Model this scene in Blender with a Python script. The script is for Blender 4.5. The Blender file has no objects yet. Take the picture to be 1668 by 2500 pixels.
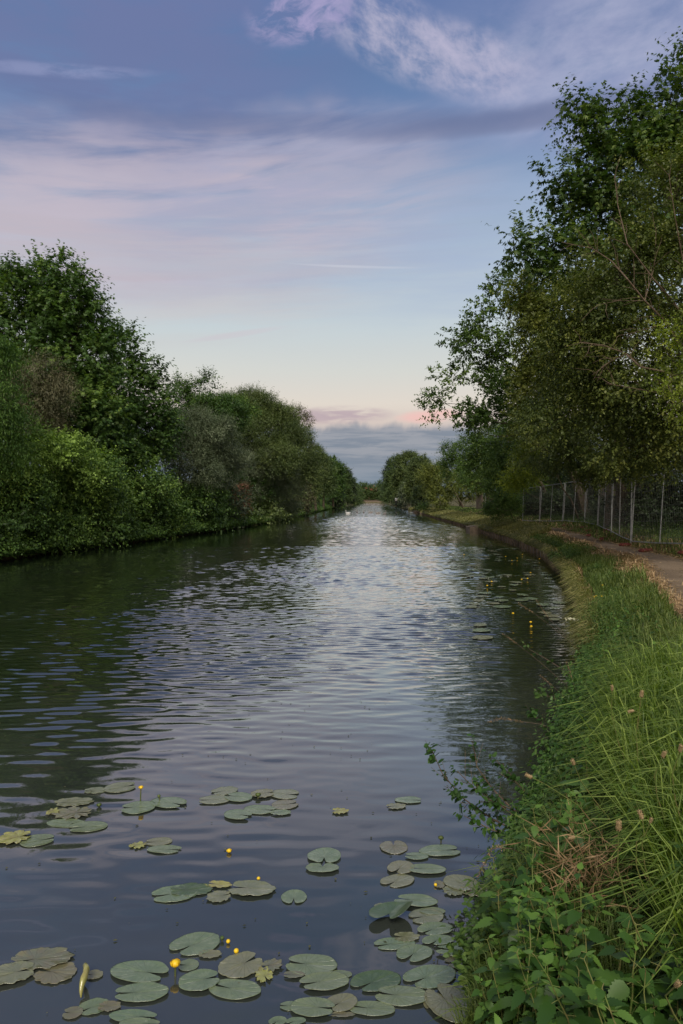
import bpy, math, random
import numpy as np
from mathutils import Vector, Matrix

random.seed(7)
RNG = np.random.default_rng(11)
sc = bpy.context.scene
COL = sc.collection
R = math.radians

# ------------------------------------------------------------------ camera
F = 1667.0                       # focal length in photo pixels (24 mm on a 36 mm high frame)
CAMH = 2.1
PITCH = R(1.1)
cam_d = bpy.data.cameras.new('camera')
cam_d.sensor_fit = 'VERTICAL'; cam_d.sensor_height = 36.0; cam_d.lens = 24.0
cam_d.clip_start = 0.05; cam_d.clip_end = 9000
cam = bpy.data.objects.new('camera', cam_d); COL.objects.link(cam)
cam.location = (0, 0, CAMH); cam.rotation_euler = (R(90) - PITCH, 0, 0)
sc.camera = cam

# ------------------------------------------------------------------ render / exposure
sc.view_settings.view_transform = 'Standard'
sc.view_settings.look = 'None'
sc.view_settings.exposure = 0.30
sc.view_settings.gamma = 1.0
sc.render.engine = 'CYCLES'
sc.cycles.max_bounces = 6
sc.cycles.diffuse_bounces = 3
sc.cycles.glossy_bounces = 3
sc.cycles.transmission_bounces = 4
sc.cycles.use_denoising = True; sc.cycles.denoiser = 'OPENIMAGEDENOISE'; sc.cycles.denoising_input_passes = 'RGB_ALBEDO_NORMAL'
sc.cycles.sample_clamp_indirect = 4.0

def lin(c):
    def f(v):
        v = v / 255.0
        return v / 12.92 if v <= .04045 else ((v + .055) / 1.055) ** 2.4
    return (f(c[0]), f(c[1]), f(c[2]), 1.0)

def unit_ray(dx, dy):
    """photo pixel (1568 wide preview) -> direction"""
    x = (dx * 1.0638 - 834) / F; z = -(dy * 1.0638 - 1250) / F
    return Vector((x, math.cos(PITCH) + z * math.sin(PITCH), -math.sin(PITCH) + z * math.cos(PITCH)))
def at(dx, dy, Y):
    r = unit_ray(dx, dy)
    return Vector((0, 0, CAMH)) + r * (Y / r.y)
def gp(dx, dy, z=0.0):
    r = unit_ray(dx, dy)
    return Vector((0, 0, CAMH)) + r * ((z - CAMH) / r.z)

# ------------------------------------------------------------------ sky
world = bpy.data.worlds.new('World'); sc.world = world
world.use_nodes = True
wt = world.node_tree; wt.nodes.clear()
class NG:
    def __init__(s, t): s.t = t
    def n(s, ty, **kw):
        x = s.t.nodes.new(ty)
        for k, v in kw.items(): setattr(x, k, v)
        return x
    def set(s, sock, v):
        if hasattr(v, 'is_output') or isinstance(v, bpy.types.NodeSocket): s.t.links.new(v, sock)
        else: sock.default_value = v
    def m(s, op, a, b=0.0, c=None, clamp=False):
        x = s.n('ShaderNodeMath', operation=op); x.use_clamp = clamp
        s.set(x.inputs[0], a); s.set(x.inputs[1], b)
        if c is not None: s.set(x.inputs[2], c)
        return x.outputs[0]
    def mix(s, f, a, b, blend='MIX'):
        x = s.n('ShaderNodeMixRGB', blend_type=blend)
        s.set(x.inputs[0], f); s.set(x.inputs[1], a); s.set(x.inputs[2], b)
        return x.outputs[0]
    def comb(s, a, b, c):
        x = s.n('ShaderNodeCombineXYZ'); s.set(x.inputs[0], a); s.set(x.inputs[1], b); s.set(x.inputs[2], c)
        return x.outputs[0]
    def noise(s, vec, scale, detail=3, rough=.5, dist=0.0, col=False):
        x = s.n('ShaderNodeTexNoise'); s.set(x.inputs['Vector'], vec)
        x.inputs['Scale'].default_value = scale; x.inputs['Detail'].default_value = detail
        x.inputs['Roughness'].default_value = rough; x.inputs['Distortion'].default_value = dist
        return x.outputs['Color' if col else 'Fac']
    def ramp(s, f, stops, interp='LINEAR'):
        x = s.n('ShaderNodeValToRGB'); s.set(x.inputs[0], f)
        cr = x.color_ramp; cr.interpolation = interp
        while len(cr.elements) < len(stops): cr.elements.new(.5)
        for e, (p, c) in zip(cr.elements, stops):
            e.position = p; e.color = c if len(c) == 4 else (*c, 1)
        return x.outputs[0]
    def range(s, v, a, b, c=0.0, d=1.0, smooth=True):
        x = s.n('ShaderNodeMapRange'); x.interpolation_type = 'SMOOTHSTEP' if smooth else 'LINEAR'
        s.set(x.inputs[0], v)
        for i, q in enumerate((a, b, c, d)): x.inputs[1 + i].default_value = q
        return x.outputs[0]

g = NG(wt)
tc = g.n('ShaderNodeTexCoord').outputs['Generated']
sep = g.n('ShaderNodeSeparateXYZ'); wt.links.new(tc, sep.inputs[0])
sx, sy, sz = sep.outputs
el = g.m('MULTIPLY', g.m('ARCSINE', sz), 57.2958)
az = g.m('MULTIPLY', g.m('ARCTAN2', sx, sy), 57.2958)
def azel(dx, dy):
    r = unit_ray(dx, dy)
    return math.degrees(math.atan2(r.x, r.y)), math.degrees(math.asin(r.z / r.length))
STOPS = [(-10, (86, 98, 112)), (0, (104, 122, 142)), (2.5, (110, 128, 150)), (5, (150, 152, 162)), (6.3, (205, 188, 176)), (7.8, (216, 205, 190)),
         (10.5, (204, 205, 198)), (14, (188, 199, 204)), (19, (163, 180, 200)), (24, (130, 152, 188)), (28, (96, 122, 172)),
         (32, (76, 108, 160)), (36, (84, 106, 162)), (42, (98, 112, 146)), (60, (112, 120, 136)), (88, (112, 118, 130))]
f01 = g.m('DIVIDE', g.m('ADD', el, 10.0), 100.0)
base = g.ramp(f01, [((a + 10) / 100, lin(c)) for a, c in STOPS])
skyc = base
v1 = g.comb(az, el, 0.0)
def stretched(sa, se, scale, detail=4, rough=.55, dist=0.0, tilt=0.0, off=0.0):
    e2 = g.m('ADD', el, g.m('MULTIPLY', az, -tilt))
    return g.noise(g.comb(g.m('MULTIPLY', az, sa), g.m('MULTIPLY', e2, se), off), scale, detail, rough, dist)
warp = g.m('MULTIPLY', g.m('SUBTRACT', stretched(.5, 1, .12, 4, .6, 0, 0, 3.3), .5), 9.0)
def cloud(dx, dy, rx, ry, tilt, colour, strength, sa=.35, se=1.6, scale=.35, lo=.35, hi=.7, warpk=.5, dist=0.3, detail=5, off=0.0):
    """soft cloud patch placed by azimuth and elevation; rx ry in degrees, tilt in degrees"""
    global skyc
    a0, e0 = azel(dx, dy)
    ca, sa_ = math.cos(R(tilt)), math.sin(R(tilt))
    da = g.m('SUBTRACT', az, a0); de = g.m('ADD', g.m('SUBTRACT', el, e0), g.m('MULTIPLY', warp, warpk * min(1.0, ry / 4)))
    u = g.m('DIVIDE', g.m('ADD', g.m('MULTIPLY', da, ca), g.m('MULTIPLY', de, sa_)), rx)
    v = g.m('DIVIDE', g.m('SUBTRACT', g.m('MULTIPLY', de, ca), g.m('MULTIPLY', da, sa_)), ry)
    q = g.m('ADD', g.m('MULTIPLY', u, u), g.m('MULTIPLY', v, v))
    mask = g.range(q, 1.6, 0.0)
    if hi > lo:
        nz = g.range(stretched(sa, se, scale, detail, .6, dist, math.tan(R(tilt)), off), lo, hi)
        mask = g.m('MULTIPLY', mask, nz)
    skyc = g.mix(g.m('MULTIPLY', mask, strength, clamp=True), skyc, lin(colour))
cloud(150, 60, 22, 7, 0, (98, 106, 156), .75, .3, 1.0, .3, .25, .6)
cloud(1500, 20, 16, 7, 4, (126, 134, 178), .7, .5, 1.0, .3, .2, .6)
cloud(120, 300, 30, 4, 2, (86, 100, 150), .6, .2, 1.3, .3, .2, .6, off=2)
cloud(320, 500, 26, 6.5, 7, (192, 178, 190), .85, .22, 1.7, .30, .25, .62, warpk=.8)
cloud(60, 560, 26, 3.5, 2, (184, 172, 182), .7, .2, 2.2, .35, .3, .6, warpk=.5, off=4)
cloud(640, 400, 13, 3.2, 12, (160, 160, 188), .75, .25, 1.8, .4, .3, .62, warpk=.7, off=7)
cloud(700, 520, 16, 5, 3, (150, 156, 184), .6, .2, 2.6, .3, .3, .6, warpk=.8, off=9)
cloud(420, 640, 22, 3.0, 2, (182, 180, 190), .6, .2, 2.2, .35, .3, .65, off=11)
cloud(330, 730, 18, 2.2, 5, (196, 192, 192), .55, .2, 2.2, .35, .3, .65, off=13)
cloud(900, 85, 6.0, 2.3, -18, (190, 182, 204), .7, 1.0, 1.6, .55, .32, .74, warpk=.5, dist=.2, detail=8, off=15)
cloud(1060, 140, 6.5, 2.2, -14, (188, 180, 204), .7, 1.0, 1.5, .6, .28, .74, warpk=.5, dist=.2, detail=8, off=16)
cloud(1420, 120, 12, 4.5, 6, (168, 170, 200), .72, .5, 1.2, .4, .2, .75, warpk=.6, dist=.2, detail=7, off=17)
cloud(700, 35, 4.5, 1.6, 8, (172, 158, 200), .7, .8, 1.6, .6, .4, .66, dist=.6, detail=7, off=19)
cloud(1230, 264, 15, .8, 2, (100, 108, 148), .75, 0, 0, 1, 1, 0, warpk=.8)
cloud(700, 290, 22, .8, 1, (88, 102, 148), .5, 0, 0, 1, 1, 0, warpk=.8)
cloud(820, 612, 5.2, .10, -2, (200, 202, 212), .42, 0, 0, 1, 1, 0, warpk=0)
cloud(120, 160, 7, .42, 7, (140, 146, 190), .5, .5, 2, .6, .3, .6, warpk=0.3)
cloud(540, 768, 4, .25, 10, (196, 190, 196), .6, 0, 0, 1, 1, 0, warpk=.1)
cloud(1300, 560, 22, 6, 0, (150, 166, 200), .5, .2, 1.6, .4, .3, .7, off=21)
# low cloud bank near the horizon and the flush above it
cloud(770, 950, 4.5, .7, 1, (176, 152, 160), .85, .4, 2, .8, .3, .6, off=23)
cloud(985, 952, 2.6, .55, 3, (232, 178, 166), .9, .5, 2, .8, .25, .6, off=25)
bw = g.m('MULTIPLY', g.m('SUBTRACT', stretched(.6, .3, .5, 5, .6, .4, 0, 5.0), .5), 2.6)
bank = g.range(g.m('ADD', el, bw), 6.3, 5.5)
bn = stretched(.25, 2.4, .7, 5, .6, .4, 0, 8.0)
bc = g.mix(g.range(bn, .38, .62), lin((112, 122, 140)), lin((144, 146, 156)))
bank = g.m('MULTIPLY', bank, g.range(el, 1.0, 4.0, .25, .9))
skyc = g.mix(bank, skyc, bc)
# high purple veil overhead, out of frame, that the near water mirrors
veil = g.range(el, 38, 60)
vn = g.range(g.noise(tc, 2.2, 5, .6, .5), .35, .7)
skyc = g.mix(g.m('MULTIPLY', g.m('MULTIPLY', veil, vn), .55), skyc, lin((118, 122, 152)))
hs = g.n('ShaderNodeHueSaturation'); hs.inputs['Saturation'].default_value = .88; hs.inputs['Hue'].default_value = .494; wt.links.new(skyc, hs.inputs['Color']); skyc = hs.outputs[0]
# warm fill added to the unseen sky behind the camera, brightens the foliage
sky_fill = g.m('MULTIPLY', g.range(sy, .15, -.75), g.range(el, 80, 15))
skyc = g.mix(sky_fill, skyc, (1.15, .98, .82, 1))
SUN_EL, SUN_AZ = R(48), R(182)     # soft evening light from behind the camera, a little to the left
nish = g.n('ShaderNodeTexSky'); nish.sky_type = 'NISHITA'; nish.sun_disc = False
nish.sun_elevation = SUN_EL; nish.sun_rotation = SUN_AZ
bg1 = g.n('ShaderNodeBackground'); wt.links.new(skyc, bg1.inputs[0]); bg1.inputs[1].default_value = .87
bg2 = g.n('ShaderNodeBackground'); wt.links.new(nish.outputs[0], bg2.inputs[0]); bg2.inputs[1].default_value = 0.004
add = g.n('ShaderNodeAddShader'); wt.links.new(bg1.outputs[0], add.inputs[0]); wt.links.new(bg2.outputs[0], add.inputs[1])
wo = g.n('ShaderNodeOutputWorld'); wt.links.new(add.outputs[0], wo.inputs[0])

sun_d = bpy.data.lights.new('sun', 'SUN'); sun_d.energy = 2.3; sun_d.angle = R(24); sun_d.color = (1.0, .93, .80)
sun = bpy.data.objects.new('sun', sun_d); COL.objects.link(sun)
sd = Vector((math.sin(SUN_AZ) * math.cos(SUN_EL), math.cos(SUN_AZ) * math.cos(SUN_EL), math.sin(SUN_EL)))
sun.rotation_euler = sd.to_track_quat('Z', 'Y').to_euler()

# ------------------------------------------------------------------ helpers
def tag(o, label=None, cat=None, group=None, kind=None):
    if label: o['label'] = label
    if cat: o['category'] = cat
    if group: o['group'] = group
    if kind: o['kind'] = kind
    return o
def empty(name, loc=(0, 0, 0), label=None, cat=None, group=None, rz=0.0):
    o = bpy.data.objects.new(name, None); COL.objects.link(o)
    o.empty_display_size = .1
    o.location = loc; o.rotation_euler = (0, 0, rz)
    return tag(o, label, cat, group)
def link(name, me, mats, parent=None):
    for m in (mats if isinstance(mats, (list, tuple)) else [mats]): me.materials.append(m)
    o = bpy.data.objects.new(name, me); COL.objects.link(o)
    if parent is not None:
        o.parent = parent
        if parent.type == 'EMPTY' : o.matrix_parent_inverse = Matrix.Identity(4)
    return o
def np_mesh(name, V, Fc, tint=None, uv=None, smooth=False):
    """V (n,3) ; Fc (m,k) polygons of one size"""
    V = np.asarray(V, dtype=np.float32); Fc = np.asarray(Fc, dtype=np.int32)
    me = bpy.data.meshes.new(name)
    n, (m, k) = len(V), Fc.shape
    me.vertices.add(n); me.vertices.foreach_set('co', V.ravel())
    me.loops.add(m * k); me.loops.foreach_set('vertex_index', Fc.ravel())
    me.polygons.add(m); me.polygons.foreach_set('loop_start', np.arange(0, m * k, k, dtype=np.int32))
    try: me.polygons.foreach_set('loop_total', np.full(m, k, dtype=np.int32))
    except Exception: pass
    if smooth: me.polygons.foreach_set('use_smooth', np.ones(m, dtype=bool))
    me.update(calc_edges=True)
    if tint is not None:
        a = me.attributes.new('tint', 'FLOAT', 'FACE'); a.data.foreach_set('value', np.asarray(tint, dtype=np.float32))
    return me
def nrm(a): return a / np.maximum(np.linalg.norm(a, axis=-1, keepdims=True), 1e-9)

class MB:
    def __init__(s): s.v = []; s.f = []; s.t = []
    def add(s, V, Fs, tint=.5):
        b = len(s.v); s.v += [tuple(p) for p in V]; s.f += [tuple(i + b for i in f) for f in Fs]; s.t += [tint] * len(Fs)
    def box(s, c, size, rot=0.0, M=None, bev=0.0):
        x, y, z = size[0] / 2, size[1] / 2, size[2] / 2
        b = min(bev, x * .9, y * .9, z * .9)
        if b > 0:
            V = []
            for zz, ins in ((-z, b), (-z + b, 0), (z - b, 0), (z, b)):
                for sx_, sy_ in ((-1, -1), (1, -1), (1, 1), (-1, 1)):
                    V.append(Vector((sx_ * (x - ins), sy_ * (y - ins), zz)))
            Fs = [(3, 2, 1, 0), (12, 13, 14, 15)]
            for k in range(3):
                for i in range(4): j = (i + 1) % 4; Fs.append((k * 4 + i, k * 4 + j, k * 4 + 4 + j, k * 4 + 4 + i))
        else:
            V = [Vector((a, b_, c_)) for c_ in (-z, z) for a, b_ in ((-x, -y), (x, -y), (x, y), (-x, y))]
            Fs = [(3, 2, 1, 0), (4, 5, 6, 7), (0, 1, 5, 4), (1, 2, 6, 5), (2, 3, 7, 6), (3, 0, 4, 7)]
        mr = M if M is not None else Matrix.Rotation(rot, 3, 'Z')
        s.add([mr @ p + Vector(c) for p in V], Fs)
    def tube(s, pts, rad, seg=5, cap=True, tint=.5, flat=1.0):
        pts = [Vector(p) for p in pts]; n = len(pts)
        if not hasattr(rad, '__len__'): rad = [rad] * n
        V = []; prev = None
        for i, p in enumerate(pts):
            d = (pts[min(i + 1, n - 1)] - pts[max(i - 1, 0)])
            d = d.normalized() if d.length > 1e-9 else Vector((0, 0, 1))
            ref = prev if prev is not None else (Vector((0, 1, 0)) if abs(d.z) > .8 else Vector((0, 0, 1)))
            a = d.cross(ref)
            if a.length < 1e-6: a = d.cross(Vector((1, 0, 0)))
            a.normalize(); b = a.cross(d).normalized(); prev = b
            for k in range(seg):
                t = 2 * math.pi * k / seg
                V.append(p + a * math.cos(t) * rad[i] * flat + b * math.sin(t) * rad[i])
        Fs = [(i * seg + k, i * seg + (k + 1) % seg, (i + 1) * seg + (k + 1) % seg, (i + 1) * seg + k) for i in range(n - 1) for k in range(seg)]
        if cap: Fs += [tuple(range(seg))[::-1], tuple((n - 1) * seg + k for k in range(seg))]
        s.add(V, Fs, tint)
    def build(s, name, mats, parent=None, smooth=False, off=None):
        me = bpy.data.meshes.new(name)
        V = s.v if off is None else [tuple(Vector(p) - Vector(off)) for p in s.v]
        me.from_pydata(V, [], s.f)
        a = me.attributes.new('tint', 'FLOAT', 'FACE'); a.data.foreach_set('value', s.t)
        if smooth: me.polygons.foreach_set('use_smooth', [True] * len(s.f))
        me.update()
        return link(name, me, mats, parent)

# ------------------------------------------------------------------ materials
def mat(name):
    m = bpy.data.materials.new(name); m.use_nodes = True
    t = m.node_tree; t.nodes.clear()
    q = NG(t); out = q.n('ShaderNodeOutputMaterial')
    return m, q, out
def principled(q, col, rough=.6, spec=.5, ior=None, normal=None, metallic=0.0):
    p = q.n('ShaderNodeBsdfPrincipled')
    q.set(p.inputs['Base Color'], col); q.set(p.inputs['Roughness'], rough)
    p.inputs['Specular IOR Level'].default_value = spec; p.inputs['Metallic'].default_value = metallic
    if ior: p.inputs['IOR'].default_value = ior
    if normal is not None: q.t.links.new(normal, p.inputs['Normal'])
    return p
def bump(q, h, dist, strength=1.0):
    b = q.n('ShaderNodeBump'); q.set(b.inputs['Height'], h); q.set(b.inputs['Distance'], dist); q.set(b.inputs['Strength'], strength)
    return b.outputs[0]
def attr(q, name='tint'):
    a = q.n('ShaderNodeAttribute'); a.attribute_name = name
    return a.outputs['Fac']
def leaf_mat(name, dark, mid, light, trans=.30, rough=.5, spec=.35):
    """leaf colours vary leaf by leaf (the 'tint' attribute) between three real leaf colours"""
    m, q, out = mat(name)
    c = q.ramp(attr(q), [(0, dark), (.5, mid), (.86, light), (1.0, tuple(min(1, v * 1.35) for v in light))])
    p = principled(q, c, rough, spec)
    tr = q.n('ShaderNodeBsdfTranslucent'); q.set(tr.inputs[0], q.mix(1.0, c, (1.25, 1.35, .55, 1), 'MULTIPLY'))
    mx = q.n('ShaderNodeMixShader'); mx.inputs[0].default_value = trans
    q.t.links.new(p.outputs[0], mx.inputs[1]); q.t.links.new(tr.outputs[0], mx.inputs[2]); q.t.links.new(mx.outputs[0], out.inputs[0])
    return m
def simple(name, c1, c2=None, scale=6, rough=.7, spec=.4, bumpd=0.0, metallic=0.0, detail=5, stretch=None, bscale=None):
    m, q, out = mat(name)
    oc = q.n('ShaderNodeTexCoord').outputs['Object']
    if stretch:
        mp = q.n('ShaderNodeMapping'); q.set(mp.inputs[0], oc); mp.inputs['Scale'].default_value = stretch; oc = mp.outputs[0]
    nz = q.noise(oc, scale, detail, .6)
    col = q.mix(q.range(nz, .35, .65), (*c1, 1), (*(c2 or c1), 1))
    nb = bump(q, q.noise(oc, bscale or scale * 3, 4, .6), bumpd) if bumpd else None
    p = principled(q, col, rough, spec, normal=nb, metallic=metallic)
    q.t.links.new(p.outputs[0], out.inputs[0])
    return m
M = {}
M['syc'] = leaf_mat('sycamore_leaf', (0.025, 0.056, 0.015), (0.062, 0.125, 0.027), (0.163, 0.250, 0.044))
M['syc2'] = leaf_mat('maple_leaf', (0.022, 0.050, 0.013), (0.053, 0.103, 0.020), (0.150, 0.206, 0.035))
M['ash'] = leaf_mat('ash_leaf', (0.033, 0.069, 0.015), (0.077, 0.138, 0.027), (0.188, 0.269, 0.050))
M['haw'] = leaf_mat('hawthorn_leaf', (.032, .052, .012), (.084, .114, .024), (.220, .240, .050))
M['lemon'] = leaf_mat('yellow_green_leaf', (.070, .110, .012), (.170, .230, .020), (.320, .360, .040), .35)
M['bright'] = leaf_mat('bright_green_leaf', (.028, .066, .014), (.066, .135, .024), (.140, .235, .045), .35)
M['bramble'] = leaf_mat('bramble_leaf', (.024, .052, .013), (.070, .135, .028), (.190, .290, .055))
M['willow'] = leaf_mat('willow_leaf', (0.043, 0.069, 0.022), (0.098, 0.138, 0.043), (0.206, 0.256, 0.081))
M['sallow'] = leaf_mat('grey_sallow_leaf', (.055, .078, .042), (.120, .155, .085), (.270, .310, .200), .2)
M['brown'] = leaf_mat('dried_leaf', (.045, .050, .024), (.110, .112, .056), (.240, .215, .130), .2)
M['red'] = leaf_mat('reddish_leaf', (.090, .040, .022), (.170, .090, .055), (.280, .170, .110), .2)
M['olive'] = leaf_mat('olive_leaf', (.056, .076, .016), (.130, .158, .030), (.250, .275, .060))
M['dark'] = leaf_mat('ivy_leaf', (.010, .020, .007), (.024, .044, .014), (.060, .085, .026), .15)
M['farleaf'] = leaf_mat('distant_leaf', (0.037, 0.069, 0.022), (0.075, 0.119, 0.037), (0.138, 0.188, 0.056))
M['nettle'] = leaf_mat('nettle_leaf', (.018, .050, .010), (.048, .115, .020), (.120, .225, .040), .28, .45)
M['weed'] = leaf_mat('weed_leaf', (.030, .066, .014), (.075, .140, .028), (.160, .230, .050), .3)
M['grass'] = leaf_mat('grass_blade', (.042, .068, .016), (.098, .148, .032), (.215, .260, .075), .35)
M['drygrass'] = leaf_mat('olive_grass_blade', (.070, .085, .022), (.155, .170, .048), (.320, .290, .120), .3)
M['lush'] = leaf_mat('lush_grass_blade', (.060, .108, .018), (.132, .208, .036), (.260, .340, .080), .4)
M['straw'] = leaf_mat('dry_straw', (.180, .110, .055), (.340, .225, .120), (.520, .380, .220), .15, .7)
M['stem'] = simple('green_stem', (.10, .16, .03), (.16, .14, .05), 30)
M['twig'] = simple('brown_twig', (.075, .052, .034), (.14, .10, .07), 20, .8)
M['bark'] = simple('bark', (.045, .036, .026), (.10, .08, .055), 5, .9, .2, .03, stretch=(1, 1, .25))
M['galv'] = simple('galvanised_steel', (.33, .335, .335), (.20, .205, .205), 5, .5, .5, metallic=.25)
M['wire'] = simple('weathered_wire', (.10, .105, .10), (.16, .16, .15), 5, .6, .5)
M['redplastic'] = simple('red_fence_foot_plastic', (.17, .034, .026), (.09, .024, .018), 9, .55, .4, .004)
M['board'] = simple('weathered_board', (.26, .20, .15), (.15, .115, .085), 4, .85, .2, .006, stretch=(2, 2, .3))
M['white'] = simple('white_paint', (.72, .72, .72), (.55, .55, .54), 3)
M['rooft'] = simple('red_roof_tile', (.34, .11, .07), (.24, .08, .05), 2, .8)
M['brick'] = simple('dull_brick', (.26, .15, .11), (.18, .11, .08), 2, .85)
M['glass'] = simple('window_glass', (.03, .035, .04), None, 2, .1, .8)
M['edging'] = simple('canal_edging_concrete', (.20, .155, .115), (.085, .07, .05), 3.0, .85, .3, .012)
M['swanw'] = simple('white_feather', (.78, .76, .74), (.62, .60, .58), 8, .8)
M['swang'] = simple('grey_brown_feather', (.20, .18, .165), (.36, .33, .31), 6, .8)
M['beak'] = simple('dark_orange_beak', (.45, .17, .05), (.30, .12, .05), 30, .4)
M['bird'] = simple('dark_bill', (.05, .045, .04), None, 30, .4)
M['skin'] = simple('skin', (.48, .30, .22), None, 8, .6)
M['cloth'] = simple('white_shirt_cloth', (.80, .80, .80), (.7, .7, .7), 12, .9)
M['cloth2'] = simple('dark_trouser_cloth', (.03, .032, .04), None, 12, .9)
M['hair'] = simple('dark_hair', (.03, .022, .016), None, 12, .7)
M['yellow'] = simple('yellow_petal', (.80, .56, .015), (.70, .42, .010), 60, .45, .5)
M['budgreen'] = simple('green_bud', (.05, .09, .02), (.10, .12, .03), 60, .45)
M['stalk'] = simple('water_plant_stalk', (.06, .10, .025), (.12, .10, .04), 30, .4)
M['head'] = simple('seed_head', (.22, .155, .08), (.36, .27, .15), 260, .85, .2, .001)
M['buttercup'] = simple('buttercup_petal', (.85, .60, .02), (.8, .5, .02), 60, .3)
M['umbel'] = simple('cream_umbel', (.68, .66, .50), (.55, .56, .36), 90, .8)

# water: murky body, rippled mirror on top
def water_mat():
    m, q, out = mat('canal_water')
    geo = q.n('ShaderNodeNewGeometry').outputs['Position']
    sp = q.n('ShaderNodeSeparateXYZ'); q.t.links.new(geo, sp.inputs[0]); X, Y, Z = sp.outputs
    def wavefield(kx, ky, scale, detail, rough, rot, dist, off):
        mp = q.n('ShaderNodeMapping'); q.set(mp.inputs[0], geo); mp.inputs['Rotation'].default_value = (0, 0, rot)
        mp.inputs['Location'].default_value = (off, off * .7, off)
        v = q.n('ShaderNodeVectorMath', operation='MULTIPLY'); q.t.links.new(mp.outputs[0], v.inputs[0]); v.inputs[1].default_value = (kx, ky, 1)
        return q.noise(v.outputs[0], scale, detail, rough, dist)
    a = wavefield(.22, 1.0, 3.6, 2.0, .45, R(4), .5, 1.0)      # main ripples, about a foot from crest to crest
    b = wavefield(.34, 1.0, 6.8, 2.5, .5, R(-7), .4, 7.0)      # finer ones across them
    c = wavefield(.7, 1.0, 1.3, 1.5, .4, R(-24), .6, 13.0)     # slow swell
    d = wavefield(.55, 1.0, 16.0, 2.0, .5, R(11), .3, 21.0)    # capillary chop
    gust = q.range(q.noise(geo, .22, 2, .5), .35, .68, .55, 1.25)
    far = q.range(Y, 4.0, 12.0, .04, 1.0)
    dist_ = q.range(Y, 25.0, 60.0, 0.0, 1.0)
    h = q.m('MULTIPLY', q.m('MULTIPLY', b, .006), far)
    h = q.m('ADD', h, q.m('MULTIPLY', q.m('MULTIPLY', d, .0032), far))
    h = q.m('ADD', h, q.m('MULTIPLY', q.m('MULTIPLY', a, .06), dist_))
    h = q.m('MULTIPLY', q.m('MULTIPLY', h, gust), attr(q, 'shelter'))
    nb = bump(q, h, 1.0)
    refl_tone = q.range(q.m('ADD', Y, q.m('MULTIPLY', X, -.35)), 5.0, 10.0)  # reflection tone painted into the body colour: paler near, darker far and left
    murk = q.mix(q.range(q.noise(geo, .9, 4, .6), .35, .7), q.mix(refl_tone, (.026, .033, .029, 1), (.009, .013, .009, 1)), q.mix(refl_tone, (.038, .044, .038, 1), (.014, .018, .013, 1)))
    p = principled(q, murk, .03, .5, 1.62, nb)
    p.inputs['Coat Weight'].default_value = 1.0; p.inputs['Coat Roughness'].default_value = .03; p.inputs['Coat IOR'].default_value = 1.6; q.t.links.new(nb, p.inputs['Coat Normal'])
    q.t.links.new(p.outputs[0], out.inputs[0])
    return m
M['water'] = water_mat()

def ground_mat():
    m, q, out = mat('ground_soil')
    geo = q.n('ShaderNodeNewGeometry').outputs['Position']
    n1 = q.noise(geo, 1.3, 5, .6); n2 = q.noise(geo, 9, 5, .65)
    c = q.mix(q.range(n1, .4, .62), (.060, .066, .026, 1), (.10, .085, .045, 1))
    c = q.mix(q.range(n2, .48, .75), c, (.17, .125, .075, 1))
    p = principled(q, c, .95, .2, normal=bump(q, q.noise(geo, 14, 6, .7), .05))
    q.t.links.new(p.outputs[0], out.inputs[0]); return m
M['ground'] = ground_mat()
def path_mat():
    m, q, out = mat('trodden_earth')
    geo = q.n('ShaderNodeNewGeometry').outputs['Position']
    n1 = q.noise(geo, .9, 5, .6); n2 = q.noise(geo, 30, 5, .7)
    c = q.mix(q.range(n1, .35, .65), (.135, .098, .064, 1), (.205, .152, .102, 1))
    c = q.mix(q.range(n2, .55, .75), c, (.30, .235, .185, 1))
    c = q.mix(q.range(q.noise(geo, 6, 3, .6), .60, .74), c, (.085, .062, .048, 1))
    p = principled(q, c, .92, .25, normal=bump(q, q.noise(geo, 22, 6, .7), .03))
    q.t.links.new(p.outputs[0], out.inputs[0]); return m
M['path'] = path_mat()

# ------------------------------------------------------------------ terrain
ER = np.array([[-40, -6], [0, -.55], [1.5, .02], [2.7, .55], [4.5, 1.46], [6, 2.16], [8, 3.02], [11.15, 4.08], [13.6, 4.75], [17, 5.75], [24.5, 7.45], [34.3, 8.5],
               [43.2, 8.85], [55.6, 9.5], [72.9, 10.1], [109, 11.8], [150, 12.9], [194, 14.6], [350, 20.8], [4000, 160]])
EL = np.array([[-40, -16], [0, -14.5], [12, -13.2], [23.8, -11.9], [48, -7.9], [83, -5.4], [100, -5.0], [152, -2.6], [350, 9.6], [4000, 150]])
PL = np.array([[-40, -3], [0, 1.2], [4, 2.6], [7, 3.6], [9.3, 4.45], [11.4, 5.2], [13.5, 6.0], [16.8, 7.15], [23.6, 8.15], [34, 9.9], [45, 10.6], [60, 11.3], [110, 14], [200, 17], [350, 23], [4000, 170]])
def edgeR(y): return np.interp(y, ER[:, 0], ER[:, 1])
def edgeL(y): return np.interp(y, EL[:, 0], EL[:, 1])
def pathL(y): return np.interp(y, PL[:, 0], PL[:, 1])
def pathW(y): return np.interp(y, [0, 9, 16, 24, 40, 120], [1.6, 1.6, 1.4, 1.15, .95, .9])
HD = np.array([.17, .27, .44, .6, .6, .86, 1.0, 2.6, 3.5])
def colsR(y):
    e, p, w = float(edgeR(y)), float(pathL(y)), float(pathW(y))
    return [e + .05, e + .25, e + .25 + (p - e - .25) * .45, p, p + w, p + w + .55, p + w + 4, p + w + 16, p + w + 3000]
def hR(x, y): return float(np.interp(x, colsR(y), HD))
def bumpy(x, y): return .03 * math.sin(x * 2.1 + y * .7) + .03 * math.sin(y * 1.3 - x)

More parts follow.
